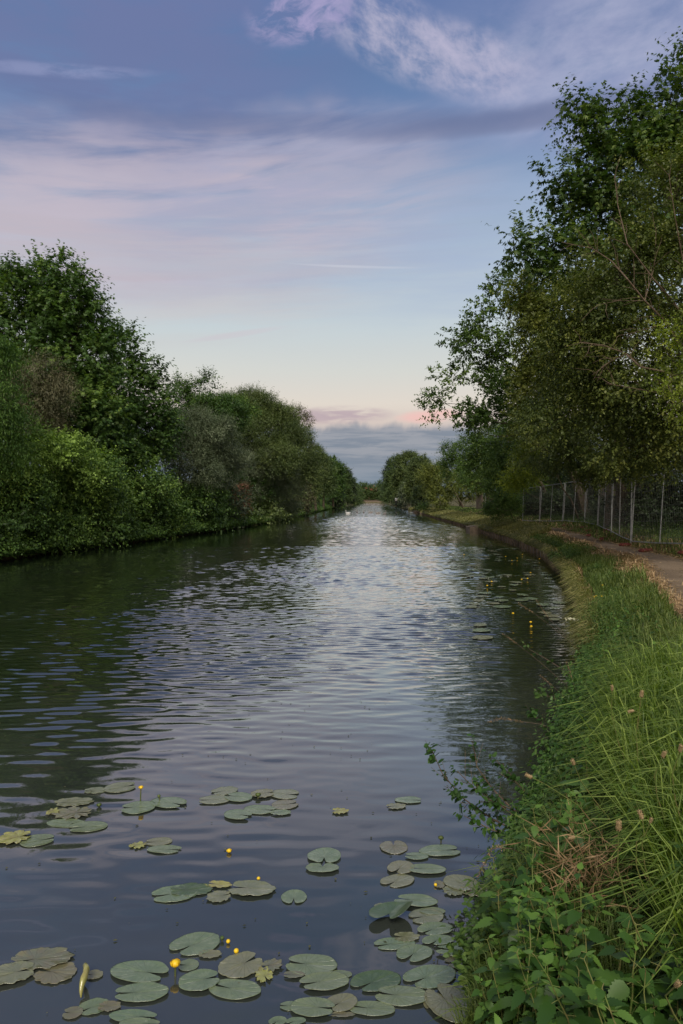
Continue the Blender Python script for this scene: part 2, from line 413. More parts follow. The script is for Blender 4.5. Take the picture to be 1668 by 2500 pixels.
def build_ground():
    ys = list(np.concatenate([np.arange(-40, 0, 5), np.arange(0, 30, .5), np.arange(30, 120, 3), np.arange(120, 351, 10), [352, 352.5, 360, 420, 600, 1000, 2000, 3900]]))
    V = []; nx = None
    for y in ys:
        c = colsR(y)
        mids = []; hs = []
        for i in range(len(c) - 1):
            k = 4 if i in (1, 2, 3, 4, 5) else 1
            for j in range(k):
                t = j / k; mids.append(c[i] + (c[i + 1] - c[i]) * t); hs.append(HD[i] + (HD[i + 1] - HD[i]) * t)
        mids.append(c[-1]); hs.append(HD[-1])
        L = float(edgeL(y)); Rr = float(edgeR(y))
        bed = -.9 if y <= 352 else .9
        ledge = .12 if y <= 352 else .9
        row = [(L - 3000, 5.0), (L - 60, 4.0), (L - 12, 4.2), (L - 4, 2.8), (L - 1.0, 1.2), (L, ledge if y > 352 else .05), (L + .4, bed), ((L + Rr) / 2, bed), (Rr - .05, bed)]  # hidden left bank raised to block sky light under the crowns
        rowR = [(x, (h if y <= 352 else max(h, .9)) + (bumpy(x, y) * .6 if 2 < i < len(mids) - 3 else 0)) for i, (x, h) in enumerate(zip(mids, hs))]
        row += rowR
        nx = len(row); V += [(x, y, z) for x, z in row]
    Fs = [(j * nx + i, j * nx + i + 1, (j + 1) * nx + i + 1, (j + 1) * nx + i) for j in range(len(ys) - 1) for i in range(nx - 1)]
    me = np_mesh('ground', V, Fs, smooth=False)
    o = link('ground', me, M['ground']); tag(o, kind='structure')
build_ground()
def hG(x, y):
    """ground height on the towpath side, bumps included"""
    c = colsR(y); b = bumpy(x, y) * .6 if c[1] < x < c[6] else 0
    return float(np.interp(x, c, HD)) + b

# the water surface: real ripples, finer rows near the camera
def build_water():
    rng = np.random.default_rng(5)
    ys = np.concatenate([[-40, -5, 1.0], np.arange(1.3, 13, .022), np.arange(13, 30, .055), np.arange(30, 80, .13), np.arange(80, 200, .5), np.arange(200, 352, 4), [352.2]])
    NX = 270
    u = np.linspace(0, 1, NX)
    YY = ys[:, None] * np.ones((1, NX)); lo = np.interp(ys, EL[:, 0], EL[:, 1]) - 1.0; hi = np.interp(ys, ER[:, 0], ER[:, 1]) + .3
    XX = lo[:, None] + (hi - lo)[:, None] * u[None]
    H = np.zeros_like(XX)
    def waves(n, l0, l1, dirc, spread, slope):
        h = np.zeros_like(XX)
        for _ in range(n):
            l = l0 * (l1 / l0) ** rng.random(); k = 2 * np.pi / l; th = dirc + rng.normal() * spread
            kx, ky = k * math.sin(th), k * math.cos(th)
            h += (slope * math.sqrt(2.0 / n) / k) * np.sin(kx * XX + ky * YY + rng.random() * 6.28)
        return h
    grp = .75 + .45 * np.sin(XX * .9 + 1.5 * np.sin(YY * .31)) * np.sin(YY * .55 + XX * .25 + 1)
    fine = waves(56, .105, .23, R(5), R(15), 1.0); mid_ = waves(30, .22, .45, R(-9), R(18), 1.0); long_ = waves(16, .9, 2.2, R(12), R(26), 1.0); cross = waves(16, .16, .4, R(-38), R(14), 1.0)
    y = YY
    f1 = np.interp(y, [3.2, 5, 7.5, 10, 18, 30, 45, 80], [.016, .040, .115, .165, .210, .18, .0, .0])
    f2 = np.interp(y, [2, 4.5, 7, 12, 30, 80, 120], [.004, .008, .014, .022, .055, .15, .0])
    f3 = np.interp(y, [2, 5, 10, 40, 352], [.003, .004, .005, .014, .03])
    f4 = np.interp(y, [3, 6, 10, 20, 35], [.003, .010, .035, .05, .0])
    db = np.clip((hi[:, None] - XX) / 3.0, 0, 1); dl = np.clip((XX - lo[:, None] - 1.5) / np.interp(ys, [0, 22, 36, 350], [3, 3, 4, 2.5])[:, None], 0, 1)
    damp = (.30 + .70 * db) * (.10 + .90 * dl ** 1.5)
    H = (fine * f1 * grp + mid_ * f2 * (1.5 - grp * .6) + long_ * f3 + cross * f4) * damp
    H[0] = H[-1] = 0
    V = np.stack([XX, YY, H], -1).reshape(-1, 3)
    nr = len(ys); i = np.arange(nr - 1)[:, None] * NX + np.arange(NX - 1)[None]
    Fs = np.stack([i, i + 1, i + 1 + NX, i + NX], -1).reshape(-1, 4)
    me = np_mesh('water', V, Fs, smooth=True)
    da = me.attributes.new('shelter', 'FLOAT', 'POINT'); da.data.foreach_set('value', damp.astype(np.float32).ravel())
    tag(link('water', me, M['water']), kind='structure')
build_water()
# path sheet, a few mm proud, its edges wandering
V = []; Fs = []; ys = np.concatenate([np.arange(0, 30, .25), np.arange(30, 130, 2.0)]); K = 9
for j, y in enumerate(ys):
    p, w = float(pathL(y)), float(pathW(y))
    a = p + .05 + .06 * math.sin(y * 2.3) + .05 * math.sin(y * 5.1 + 1); b = p + w - .04 + .07 * math.sin(y * 1.9 + 2) + .05 * math.sin(y * 4.3)
    for i in range(K):
        x = a + (b - a) * i / (K - 1); V.append((x, y, hG(x, y) + .012 - .0))
Fs = [(j * K + i, j * K + i + 1, (j + 1) * K + i + 1, (j + 1) * K + i) for j in range(len(ys) - 1) for i in range(K - 1)]
tag(link('path', np_mesh('path', V, Fs), M['path']), kind='structure')

# ------------------------------------------------------------------ leaves
TPL = {
 'rhomb': (np.array([[0, 0, 0], [.45, .30, .05], [1, 0, -.03], [.45, -.30, .05]]), np.array([[0, 1, 2, 3]])),
 'narrow': (np.array([[0, 0, 0], [.4, .12, .02], [1, 0, -.05], [.4, -.12, .02]]), np.array([[0, 1, 2, 3]])),
 'oval': (np.array([[0, 0, 0], [.25, .27, .06], [.7, .26, .05], [1, 0, -.06], [.7, -.26, .05], [.25, -.27, .06]]), np.array([[0, 1, 2, 3], [0, 3, 4, 5]])),
 'maple': (np.array([[0, 0, 0], [.42, .17, .03], [1, 0, -.06], [.42, -.17, .03], [.78, .50, -.06], [.12, .36, 0], [.78, -.50, -.06], [.12, -.36, 0]]),
           np.array([[0, 1, 2, 3], [0, 5, 4, 1], [0, 3, 6, 7]])),
 'blade': (np.array([[0, .5, 0], [0, -.5, 0], [.5, -.42, .0], [.5, .42, .0], [1, .04, 0], [1, -.04, 0]]), None),
}
def serrated(n=7):
    V = []; Fs = []
    for i in range(n + 1):
        t = i / n; w = .36 * math.sin(math.pi * min(1, (t * .93 + .07)) ** .75) * (1 - t) ** .25
        V.append((t, 0, -.02 - .12 * t * t))
    ne = 2 * n
    for s_ in (1, -1):
        for i in range(ne + 1):
            t = i / ne; w = .345 * math.sin(math.pi * (t * .94 + .06) ** .62)
            w = max(w, 0) if t < 1 else 0
            if i % 2 and i < ne: w *= 1.0
            else: w *= .80
            V.append((t + (.03 if i % 2 else 0), s_ * w, -.02 - .12 * t * t + .10 * w))
    for s_ in (0, 1):
        b = n + 1 + s_ * (ne + 1)
        for i in range(n):
            e0, e1, e2 = b + 2 * i, b + 2 * i + 1, b + 2 * i + 2
            if s_ == 0: Fs += [(i, i + 1, e2, e1), (i, e1, e0, e0)]
            else: Fs += [(i + 1, i, e1, e2), (i, e0, e1, e1)]
    # two sizes folded into quads by repeating a vertex are avoided: keep quads and tris apart
    Q = [f for f in Fs if len(set(f)) == 4]; T = [f[:3] if f[2] == f[3] else f[:3] for f in Fs if len(set(f)) == 3]
    tri = []
    for f in Q: tri += [(f[0], f[1], f[2]), (f[0], f[2], f[3])]
    return np.array(V), np.array(tri + T)
TPL['nettle'] = serrated()

def leaves_geo(P, D, N, L, tpl, wid=None):
    tv, tf = TPL[tpl]
    T = nrm(D); S = nrm(np.cross(N, T)); N2 = np.cross(T, S)
    L = np.asarray(L).reshape(-1, 1, 1); W = L if wid is None else np.asarray(wid).reshape(-1, 1, 1)
    V = P[:, None, :] + L * tv[None, :, 0:1] * T[:, None, :] + W * tv[None, :, 1:2] * S[:, None, :] + L * tv[None, :, 2:3] * N2[:, None, :]
    k = len(tv); Fs = tf[None] + (np.arange(len(P)) * k)[:, None, None]
    return V.reshape(-1, 3), Fs.reshape(-1, tf.shape[1]), len(tf)
def leaf_object(name, P, D, N, L, tint, tpl, mt, parent=None, wid=None, off=None):
    V, Fs, k = leaves_geo(P, D, N, L, tpl, wid)
    if off is not None: V = V - np.asarray(off)
    me = np_mesh(name, V, Fs, np.repeat(np.clip(tint, 0, 1), k))
    return link(name, me, mt, parent)
def shoots_to_leaves(B, D, LS, k, l, droop=.35, sag=.15, spread=.9, rng=RNG):
    m = len(B)
    t = (np.arange(k)[None] + rng.random((m, k))) / k
    pos = B[:, None] + D[:, None] * (LS[:, None] * t)[..., None]
    pos[..., 2] -= sag * LS[:, None] * t ** 2
    lat = rng.normal(size=(m, k, 3)); lat -= (lat * D[:, None]).sum(-1, keepdims=True) * D[:, None]; lat = nrm(lat)
    ax = D[:, None] * .5 + lat * spread; ax[..., 2] -= droop
    Nn = rng.normal(size=(m, k, 3)) * .36; Nn[..., 2] += .8; Nn += D[:, None] * .25
    LL = l * (1 - .45 * t) * rng.uniform(.7, 1.25, (m, k))
    ti = (rng.random((m, 1)) * .42 + rng.random((m, k)) * .30 + t * .12)
    return pos.reshape(-1, 3), nrm(ax.reshape(-1, 3)), nrm(Nn.reshape(-1, 3)), LL.ravel(), ti.ravel()

def rvec(): return Vector((random.gauss(0, 1), random.gauss(0, 1), random.gauss(0, 1))).normalized()
def bent(a, b, n=4, j=.08):
    a, b = Vector(a), Vector(b); L = (b - a).length
    pts = []
    for i in range(n + 1):
        t = i / n; p = a.lerp(b, t)
        if 0 < i < n: p += rvec() * L * j * .6 + Vector((0, 0, L * j * math.sin(t * math.pi)))
        pts.append(p)
    return pts

def tree(name, label, cat, blobs, tpl='rhomb', leaf=.1, lai=2.4, mt='syc', base=None, rt=.16, group=None, clump=None, k=9,
         droop=.35, sag=.15, twigs=True, gap=0.0, upb=.25, bright=0.0, slen=4.5, foliage='crown', stemname='trunk', wildness=1.0):
    """blobs: (x, y, z, rx, rz) world ellipsoids of the crown; base: foot of the trunk"""
    B0 = [(Vector(b[:3]), b[3], b[4]) for b in blobs]
    cx = sum(b[0].x for b in B0) / len(B0); cy = sum(b[0].y for b in B0) / len(B0)
    if base is None: base = (cx, cy + .3, .4)
    base = Vector(base)
    root = empty(name, base, label, cat, group)
    wood = MB(); P_, D_, N_, L_, T_ = [], [], [], [], []
    top = max(b[0].z for b in B0)
    cen = Vector((cx, cy, (top + base.z) * .5))
    tp = Vector((base.x * .45 + cx * .55, base.y * .5 + cy * .5, base.z + (top - base.z) * .8))
    tpts = bent(base, tp, 6, .03)
    wood.tube(tpts, [rt * (1 - .75 * i / 6) for i in range(7)], 8)
    for c, rx, rz in B0:
        # limb from the trunk to this part of the crown
        hh = min(max((c.z - rz * .6 - base.z) / max(tp.z - base.z, .1), .12), .9)
        i0 = int(hh * 6 * .8); st = tpts[min(i0, 6)]
        lr = rt * .35 * (1 - .5 * hh) * min(1.0, rx)
        wood.tube(bent(st, c, 4, .06), [max(lr * (1 - .2 * i), .008) for i in range(5)], 5)
        rm = (rx * rx * rz) ** (1 / 3)
        area = 4 * math.pi * rm * rm
        rc = clump or max(.28, min(.34 * rm, 1.2))
        nc = max(5, int(area / (rc * rc * 2.6) * (1 - gap)))
        lf_area = {'rhomb': .30, 'narrow': .12, 'oval': .36, 'maple': .42}[tpl] * leaf * leaf
        nleaf = lai * 2.4 * area * (1 - gap * .5) / lf_area
        per = max(3, int(nleaf / nc / k))
        for _ in range(nc):
            d = rvec(); d.z += upb * .5; d.normalize()
            if d.y > .55 and random.random() < .55: continue
            rr = random.uniform(.62, 1.06) + (random.uniform(0, .22) if random.random() < .25 * wildness else 0)
            q = c + Vector((d.x * rx, d.y * rx, d.z * rz)) * rr
            inside = False
            for c2, rx2, rz2 in B0:
                if c2 is c: continue
                e = q - c2
                if (e.x / rx2) ** 2 + (e.y / rx2) ** 2 + (e.z / rz2) ** 2 < .45: inside = True; break
            if inside and random.random() < .75: continue
            if q.z < .12: q.z = .12 + random.random() * .2
            s_ = random.uniform(.7, 1.25); n = max(2, int(per * s_ * s_ * random.uniform(.75, 1.2)))
            u = nrm(RNG.normal(size=(n, 3))); ra = RNG.uniform(.25, 1.0, (n, 1)) ** .6
            bs = np.array(q)[None] + u * ra * rc * s_ * np.array([1, 1, .8])
            dd = nrm(u * .8 + np.array(d)[None] * .8 + RNG.normal(size=(n, 3)) * .45 + np.array([0, 0, upb]))
            ls = RNG.uniform(.6, 1.3, n) * leaf * slen
            p1, d1, n1, l1, t1 = shoots_to_leaves(bs, dd, ls, k, leaf, droop, sag)
            t1 = t1 * .8 + random.uniform(-.16, .30) + bright
            ok = p1[:, 2] > .03
            P_.append(p1[ok]); D_.append(d1[ok]); N_.append(n1[ok]); L_.append(l1[ok]); T_.append(t1[ok])
            if twigs and random.random() < (1.0 if twigs is True else twigs):
                wood.tube(bent(c.lerp(q, .15), q + d * rc * .6, 3, .10), [max(.005, rc * .030), max(.004, rc * .022), .005, .003], 4, cap=False)
    P = np.concatenate(P_)
    off = base
    wood.build(stemname, M['bark'] if twigs is not False else M['bark'], root, off=off)
    leaf_object(foliage, P, np.concatenate(D_), np.concatenate(N_), np.concatenate(L_), np.concatenate(T_), tpl, M[mt], root, off=np.array(off))
    return root
def B(dx, dy, Y, rx, rz=None):
    """crown part from its place in the preview: centre, distance, radii in preview pixels"""
    p = at(dx, dy, Y); s_ = 1.0638 / F * Y
    return (p.x, p.y, p.z, rx * s_, (rz or rx) * s_)

LB = 'trees along the left bank'; RB = 'trees behind the fence on the right'
# --- left bank, near
tree('sycamore_tree', 'tallest dark green tree on the left bank, domed top with knobbly leafy outline', 'tree',
     [B(115, 665, 33.6, 66, 66), B(50, 690, 33.6, 62, 60), B(160, 690, 33.6, 55, 62), B(60, 800, 33.6, 110, 110), B(170, 800, 33.6, 82, 105), B(195, 735, 34.2, 42, 52), B(-50, 780, 33.6, 80, 120),
      B(215, 850, 33.6, 52, 90), B(110, 920, 34.2, 110, 90), B(185, 1000, 32.5, 70, 60), B(265, 1010, 36, 60, 55), B(210, 950, 33.6, 80, 80)], 'maple', 0.224, 1.9, 'syc', base=at(110, 1180, 36.0)[:2] + (.6,), rt=.3, group=LB, upb=.35)
tree('sycamore_tree', 'shorter dark tree beside the tallest left one, loose leafy tips on its right', 'tree',
     [B(285, 805, 37.2, 26, 50), B(318, 830, 37.2, 14, 22), B(285, 900, 37.2, 62, 62), B(350, 858, 37.2, 16, 24), B(340, 920, 37.2, 34, 42), B(372, 935, 37.2, 12, 30), B(300, 990, 37.2, 80, 60), B(240, 1010, 36.0, 70, 60), B(355, 1000, 38.4, 48, 50)],
     'maple', 0.213, 1.9, 'syc', base=at(300, 1180, 38.4)[:2] + (.6,), rt=.2, group=LB, upb=.4)
tree('willow_tree', 'bright green feathery branches hanging in at the left edge of the picture', 'tree',
     [B(-45, 850, 22.8, 60, 90), B(-20, 930, 22.8, 58, 60), B(-30, 1000, 22.8, 70, 60), B(-30, 770, 22.8, 32, 60), B(35, 985, 23.4, 30, 30)], 'narrow', 0.168, 1.6, 'bright', base=at(-90, 1200, 25.2)[:2] + (.6,), rt=.14, group=LB, droop=.8, sag=.35, upb=0, gap=.25)
tree('withered_shrub', 'grey brown half withered shrub in front of the tallest left tree', 'shrub',
     [B(95, 860, 29.4, 52, 38), B(70, 900, 29.4, 60, 40), B(115, 925, 29.4, 48, 38), B(50, 940, 29.4, 50, 40)], 'narrow', 0.157, 1.6, 'brown', base=at(90, 1180, 30.6)[:2] + (.5,), rt=.07, group=None, droop=.9, sag=.5, upb=0, gap=.15)
tree('alder_tree', 'dark tree with a thin leafy spire after the two big left trees', 'tree',
     [B(415, 925, 51.6, 28, 34), B(438, 900, 51.6, 14, 20), B(478, 885, 51.6, 13, 26), B(474, 930, 51.6, 14, 30), B(455, 960, 51.6, 55, 42), B(410, 880, 51.6, 8, 10), B(520, 960, 54.0, 45, 42), B(430, 1010, 51.6, 60, 50)],
     'rhomb', 0.190, 2.1, 'syc', base=at(460, 1170, 52.8)[:2] + (.5,), rt=.2, group=LB, upb=.5)
tree('willow_tree', 'wide olive green willow with a feathery top halfway along the left bank', 'tree',
     [B(590, 935, 62.4, 36, 34), B(550, 950, 62.4, 42, 38), B(525, 935, 62.4, 20, 25), B(632, 965, 62.4, 36, 36), B(600, 1000, 62.4, 75, 52), B(660, 1000, 62.4, 36, 42), B(540, 1010, 60.0, 55, 48), B(675, 1050, 64.8, 48, 50), B(620, 1060, 60.0, 60, 45)],
     'narrow', 0.258, 2.0, 'willow', base=at(610, 1165, 64.8)[:2] + (.5,), rt=.28, group=LB, upb=.6, slen=3.5)
tree('thin_tree', 'sparse reddish topped tree leaning out past the left bank willow', 'tree',
     [B(690, 952, 84.0, 13, 15), B(706, 968, 84.0, 13, 17), B(680, 962, 84.0, 8, 12), B(700, 990, 84.0, 16, 14), B(690, 1020, 84.0, 22, 22)], 'rhomb', 0.179, .95, 'brown', base=at(672, 1165, 84.0)[:2] + (.5,), rt=.13, group=LB, gap=.25, upb=.3)
tree('sallow_bush', 'silvery grey leaved bush below the alder on the left bank', 'bush',
     [B(440, 985, 43.2, 42, 36), B(480, 1010, 43.2, 52, 46), B(425, 1040, 42.0, 52, 46), B(520, 1060, 45.6, 50, 40), B(450, 1080, 42.0, 50, 36)], 'narrow', 0.168, 2.1, 'sallow', base=at(450, 1185, 44.4)[:2] + (.4,), rt=.08, upb=.5)
tree('sallow_bush', 'silvery grey leaved bush sloping to the water below the willow', 'bush',
     [B(580, 1065, 59.6, 48, 36), B(620, 1090, 61.1, 50, 38), B(560, 1110, 58.2, 42, 34), B(650, 1125, 65.3, 44, 36), B(600, 1145, 61.1, 46, 34)], 'narrow', 0.179, 2.1, 'sallow', base=at(600, 1180, 63.9)[:2] + (.4,), rt=.08, upb=.5)
tree('dead_leaf_bush', 'rust red patch of dying leaves low on the left bank', 'bush',
     [B(552, 1140, 52.5, 14, 30), B(545, 1165, 52.5, 18, 18)], 'rhomb', 0.101, 1.8, 'red', base=at(550, 1200, 53.2)[:2] + (.2,), rt=.03, twigs=False)
tree('dead_leaf_bush', 'pinkish brown dry bush at the water below the far left willows', 'bush',
     [B(698, 1128, 83.1, 20, 22), B(690, 1150, 83.1, 24, 16)], 'rhomb', 0.179, 2.0, 'brown', base=at(695, 1176, 83.8)[:2] + (.2,), rt=.04, twigs=False)
BR = 'bramble and shrub mounds along the left water edge'
def shoreY(dx): return float(np.interp(dx, [-60, 0, 100, 200, 350, 530, 620, 700, 740], [22.5, 24, 26.5, 29.2, 36.5, 48.6, 62, 83, 100]))
def BM(dx, dy, _, rx, rz):
    Y = shoreY(dx); return B(dx, dy, Y + .55 * rx * 1.0638 / F * Y, rx, rz)
brm = [
 ('nearest bright green bramble mound at the left edge of the picture', 'bramble', .4, [BM(30, 1050, 21.5, 110, 58), BM(100, 1070, 22, 90, 52), BM(-40, 1120, 20.5, 100, 60)]),
 ('dark bramble mound trailing into the water at the left edge', 'bramble', 0, [BM(20, 1180, 20.8, 90, 70), BM(100, 1190, 21.8, 80, 60), BM(-50, 1200, 20, 80, 70)]),
 ('bright leafy mound below the tall left sycamore', 'bramble', .22, [BM(190, 1100, 24.5, 72, 52), BM(150, 1130, 24, 60, 50), BM(240, 1130, 26, 55, 40)]),
 ('olive bramble mound overhanging the water between two bright mounds', 'weed', 0, [BM(190, 1195, 23.6, 62, 52), BM(240, 1185, 25, 50, 44)]),
 ('wide green shrub mound below the shorter left sycamore', 'bramble', .12, [BM(310, 1110, 28, 62, 45), BM(350, 1140, 29, 62, 44), BM(290, 1155, 27.5, 50, 36)]),
 ('shadowy mound of shrubs with bare stems over the water', 'syc2', 0, [BM(330, 1192, 28.5, 48, 36), BM(395, 1180, 30.5, 46, 34)]),
 ('dark green mound beside the silvery bush at the water', 'bramble', .05, [BM(430, 1135, 32, 52, 42), BM(470, 1150, 33, 46, 40), BM(450, 1185, 33, 44, 26)]),
 ('fresh green mound in front of the silvery bushes', 'bright', -.12, [BM(510, 1110, 35, 34, 24), BM(480, 1120, 34, 30, 24), BM(590, 1125, 41, 20, 16)]),
 ('mauve flowering shrub mound by the rust red patch', 'sallow', -.1, [BM(510, 1165, 35.5, 36, 34), BM(530, 1180, 36.5, 34, 22)]),
 ('mixed green mound before the pinkish brown bush', 'willow', 0, [BM(600, 1178, 42, 36, 20), BM(640, 1165, 48, 36, 22), BM(665, 1150, 54, 26, 22), BM(560, 1190, 39, 28, 18)]),
]
for lab, mt_, br_, bl in brm:
    tree('bramble_mound', lab, 'bush', bl, 'oval', .0045 * bl[0][1] + .025, 1.9, mt_, group=BR, rt=.04, twigs=.35, bright=br_, clump=.6, gap=.15, foliage='foliage', stemname='stems', base=(bl[0][0] - .5, bl[0][1] + .8, .3), wildness=1.4)
# far left row
far_l = [(742, 1078, 118, 26, 38, 'farleaf'), (765, 1085, 140, 24, 38, 'syc'), (724, 1060, 100, 26, 40, 'willow'), (705, 1085, 84, 30, 46, 'willow'), (785, 1100, 170, 20, 36, 'farleaf'), (798, 1110, 200, 15, 30, 'dark'),
         (808, 1122, 235, 12, 24, 'farleaf'), (816, 1130, 280, 8, 18, 'farleaf'), (772, 1128, 150, 14, 28, 'dark'), (823, 1135, 330, 6, 13, 'farleaf')]
far_l_lab = ['rounded tree, first beyond the reddish sparse tree on the left', 'dark green tree with the highest crown of the distant left row', 'olive tree just right of the reddish sparse tree', 'broad olive tree under the reddish sparse tree',
             'mid green tree on the sloping shoulder of the distant left row', 'near black green tree on the falling skyline of the left row', 'small distant tree where the left row dips', 'second last tree before the canal end on the left',
             'very dark low tree at the water in the distant left row', 'last and smallest tree of the left row']
for (dx, dy, Y, rx, rz, mt_), lb in zip(far_l, far_l_lab):
    lf = .0021 * Y + .02
    bl = [B(dx + ox * rx, dy + oz * rz, Y, rx * s_, rz * s_ * .9) for ox, oz, s_ in ((0, -.25, .62), (-.4, .1, .6), (.35, .15, .62), (0, .55, .7), (-.6, .7, .55), (.1, -.55, .38), (.45, .75, .5), (-.8, 1.0, .45), (.7, 1.05, .4), (0, 1.0, .5))]
    tree('bank_tree', lb, 'tree', bl, 'rhomb', lf, 2.1, mt_, group='distant trees of the left bank', rt=.22, base=(bl[0][0], bl[0][1] + 1, .4), twigs=False, upb=.5, slen=3)

# --- right bank
tree('ash_tree', 'ash tree leaning over the canal, feathery leaf bunches with sky between its branches', 'tree',
     [B(1150, 650, 33, 26, 28), B(1140, 680, 33, 26, 28), B(1190, 665, 33, 32, 32), B(1195, 710, 33, 40, 36), B(1115, 715, 33, 26, 30), B(1170, 735, 33, 52, 45), B(1070, 790, 33, 30, 36), B(1115, 800, 33, 45, 42), B(1040, 865, 33, 36, 34), B(1100, 880, 33, 48, 40),
      B(1020, 925, 33, 32, 30), B(1075, 945, 33, 42, 36), B(1085, 990, 33, 26, 20), B(1160, 840, 34, 55, 40), B(1210, 790, 34, 60, 55), B(1230, 880, 34, 50, 50), B(1150, 950, 34, 50, 30)],
     'oval', .16, 1.25, 'ash', base=(12.8, 35.5, .9), rt=.3, group=RB, gap=.34, upb=.35, slen=2.6, droop=.2, k=10, clump=.62, wildness=2)
tree('olive_maple_tree', 'yellowish green maple between the ash and the tall dark maple on the right', 'tree',
     [B(1230, 660, 28, 45, 45), B(1290, 700, 28, 60, 60), B(1240, 760, 28, 52, 60), B(1320, 800, 28, 75, 70), B(1250, 880, 28, 60, 60), B(1330, 920, 27, 80, 65), B(1250, 980, 28, 62, 50)],
     'maple', .17, 1.9, 'olive', base=(13.0, 29.5, 1.0), rt=.22, group=RB, upb=.3)
tree('maple_tree', 'tall dark leaved maple whose ragged outline stands against the upper right sky', 'tree',
     [B(1370, 300, 21.5, 36, 30), B(1440, 290, 21.5, 50, 40), B(1530, 270, 21.5, 60, 62), B(1345, 370, 21.5, 34, 40), B(1300, 420, 21.5, 38, 30), B(1400, 400, 21.5, 70, 70), B(1310, 480, 21.5, 32, 34), B(1480, 420, 21.5, 80, 90),
      B(1380, 500, 21.5, 60, 60), B(1290, 560, 21.5, 46, 34), B(1225, 575, 21.5, 34, 24), B(1360, 600, 21.5, 80, 60), B(1480, 600, 21.5, 90, 80), B(1590, 200, 21.5, 40, 60), B(1590, 350, 21.5, 70, 90), B(1335, 250, 21.5, 13, 9), B(1318, 236, 21.5, 7, 6), B(1400, 248, 21.5, 12, 12), B(1270, 405, 21.5, 17, 16), B(1283, 478, 21.5, 16, 18), B(1180, 548, 21.5, 12, 8), B(1215, 545, 21.5, 14, 12), B(1560, 150, 21.5, 12, 22), B(1340, 300, 21.5, 16, 20), B(1200, 600, 21.5, 14, 14)],
     'maple', .19, 1.75, 'syc2', base=(13.0, 22.6, 1.0), rt=.3, group=RB, upb=.25, droop=.5, gap=.12)
haw = tree('hawthorn_tree', 'nearest small leaved thorn tree on the right with bare grey twigs showing through', 'tree',
     [B(1550, 470, 15.5, 80, 90), B(1430, 640, 15.5, 80, 70), B(1540, 640, 15.5, 90, 90), B(1340, 720, 16.5, 80, 62), B(1450, 770, 15.5, 110, 90), B(1570, 800, 15, 80, 110), B(1330, 830, 16.5, 85, 75), B(1450, 900, 15.5, 110, 80),
      B(1560, 960, 15, 90, 80), B(1350, 950, 17, 95, 60), B(1470, 1020, 15.8, 100, 50)],
     'rhomb', .10, 1.55, 'haw', base=(10.3, 16.4, 1.0), rt=.17, group=RB, gap=.15, upb=.1, slen=6, k=10, clump=.38, wildness=2)
for pts, r in (([(1640, 905), (1568, 868), (1520, 852), (1470, 842), (1438, 812), (1385, 792), (1330, 786)], .030), ([(1600, 860), (1530, 740), (1480, 690), (1440, 640), (1405, 600), (1360, 570), (1290, 556)], .024),
               ([(1590, 760), (1545, 690), (1500, 640), (1440, 560), (1418, 470), (1410, 400)], .020), ([(1600, 720), (1568, 600), (1550, 500), (1535, 400)], .020), ([(1600, 940), (1530, 905), (1450, 890), (1390, 880)], .016),
               ([(1438, 812), (1400, 830), (1360, 860)], .010), ([(1480, 690), (1500, 620), (1505, 560)], .010), ([(1480, 690), (1420, 690), (1370, 700)], .009), ([(1530, 740), (1470, 760), (1420, 770)], .010)):
    m = MB(); P3 = [at(x_, y_, 14.1 + .25 * math.sin(i * 1.7)) for i, (x_, y_) in enumerate(pts)]; n_ = len(P3)
    m.tube(P3, [r * (1 - .75 * i / (n_ - 1)) for i in range(n_)], 6)
    for i in range(1, n_):
        for _ in range(3):
            q = P3[i - 1].lerp(P3[i], random.random()); d = (rvec() * .8 + (P3[i] - P3[i - 1]).normalized()).normalized(); L = random.uniform(.25, .7)
            m.tube(bent(q, q + d * L, 3, .08), [.006, .005, .004, .002], 4, cap=False)
    m.build('branch', M['twig'], haw, off=haw.location)
tree('hawthorn_tree', 'small leaved thorn tree with low hanging foliage over the middle of the fence', 'tree',
     [B(1290, 985, 22, 70, 52), B(1370, 1030, 22.5, 80, 46), B(1250, 1025, 24, 50, 42), B(1330, 1062, 23, 44, 30), B(1440, 1035, 21.5, 70, 36), B(1375, 1080, 23.5, 30, 22), B(1530, 1020, 20, 70, 36)],
     'rhomb', .10, 1.5, 'haw', base=(11.2, 26.5, 1.0), rt=.34, group=RB, upb=.0, clump=.42, droop=.6, bright=-.05)
tree('lemon_leaf_bush', 'yellow green leafed bush hanging by the far end of the fence', 'bush',
     [B(1200, 1085, 33, 34, 18), B(1175, 1098, 33, 22, 12), B(1215, 1050, 33.5, 26, 24), B(1232, 1020, 33.5, 24, 24)], 'rhomb', .10, 1.7, 'lemon', base=(12.0, 34.4, .95), rt=.05, upb=0)
tree('lemon_leaf_branch', 'spray of yellow green leaves at the right edge of the picture', 'branch',
     [B(1545, 760, 12.5, 32, 16), B(1515, 785, 12.5, 22, 12), B(1575, 800, 12.5, 26, 30), B(1560, 860, 12.5, 30, 24), B(1530, 880, 12.5, 20, 14), B(1530, 925, 12.5, 14, 14), B(1570, 920, 12.5, 22, 30)], 'rhomb', .06, .75, 'lemon', base=(8.0, 13.0, 1.0), rt=.035, gap=.3, clump=.2, upb=0, foliage='leaves', stemname='stem')
RBL = 'shrubs behind the fence on the right'
tree('ivy_thicket', 'dark ivy thicket behind the nearest mesh fence panels', 'bush',
     [B(1490, 1130, 25.5, 60, 60), B(1560, 1110, 24.5, 70, 80), B(1540, 1190, 24.5, 60, 42), B(1600, 1180, 23, 60, 60), B(1440, 1155, 29, 45, 40), B(1480, 1190, 26.5, 40, 26)], 'oval', .10, 2.3, 'dark', base=(13.6, 27, 1.2), rt=.08, group=RBL, twigs=.5)
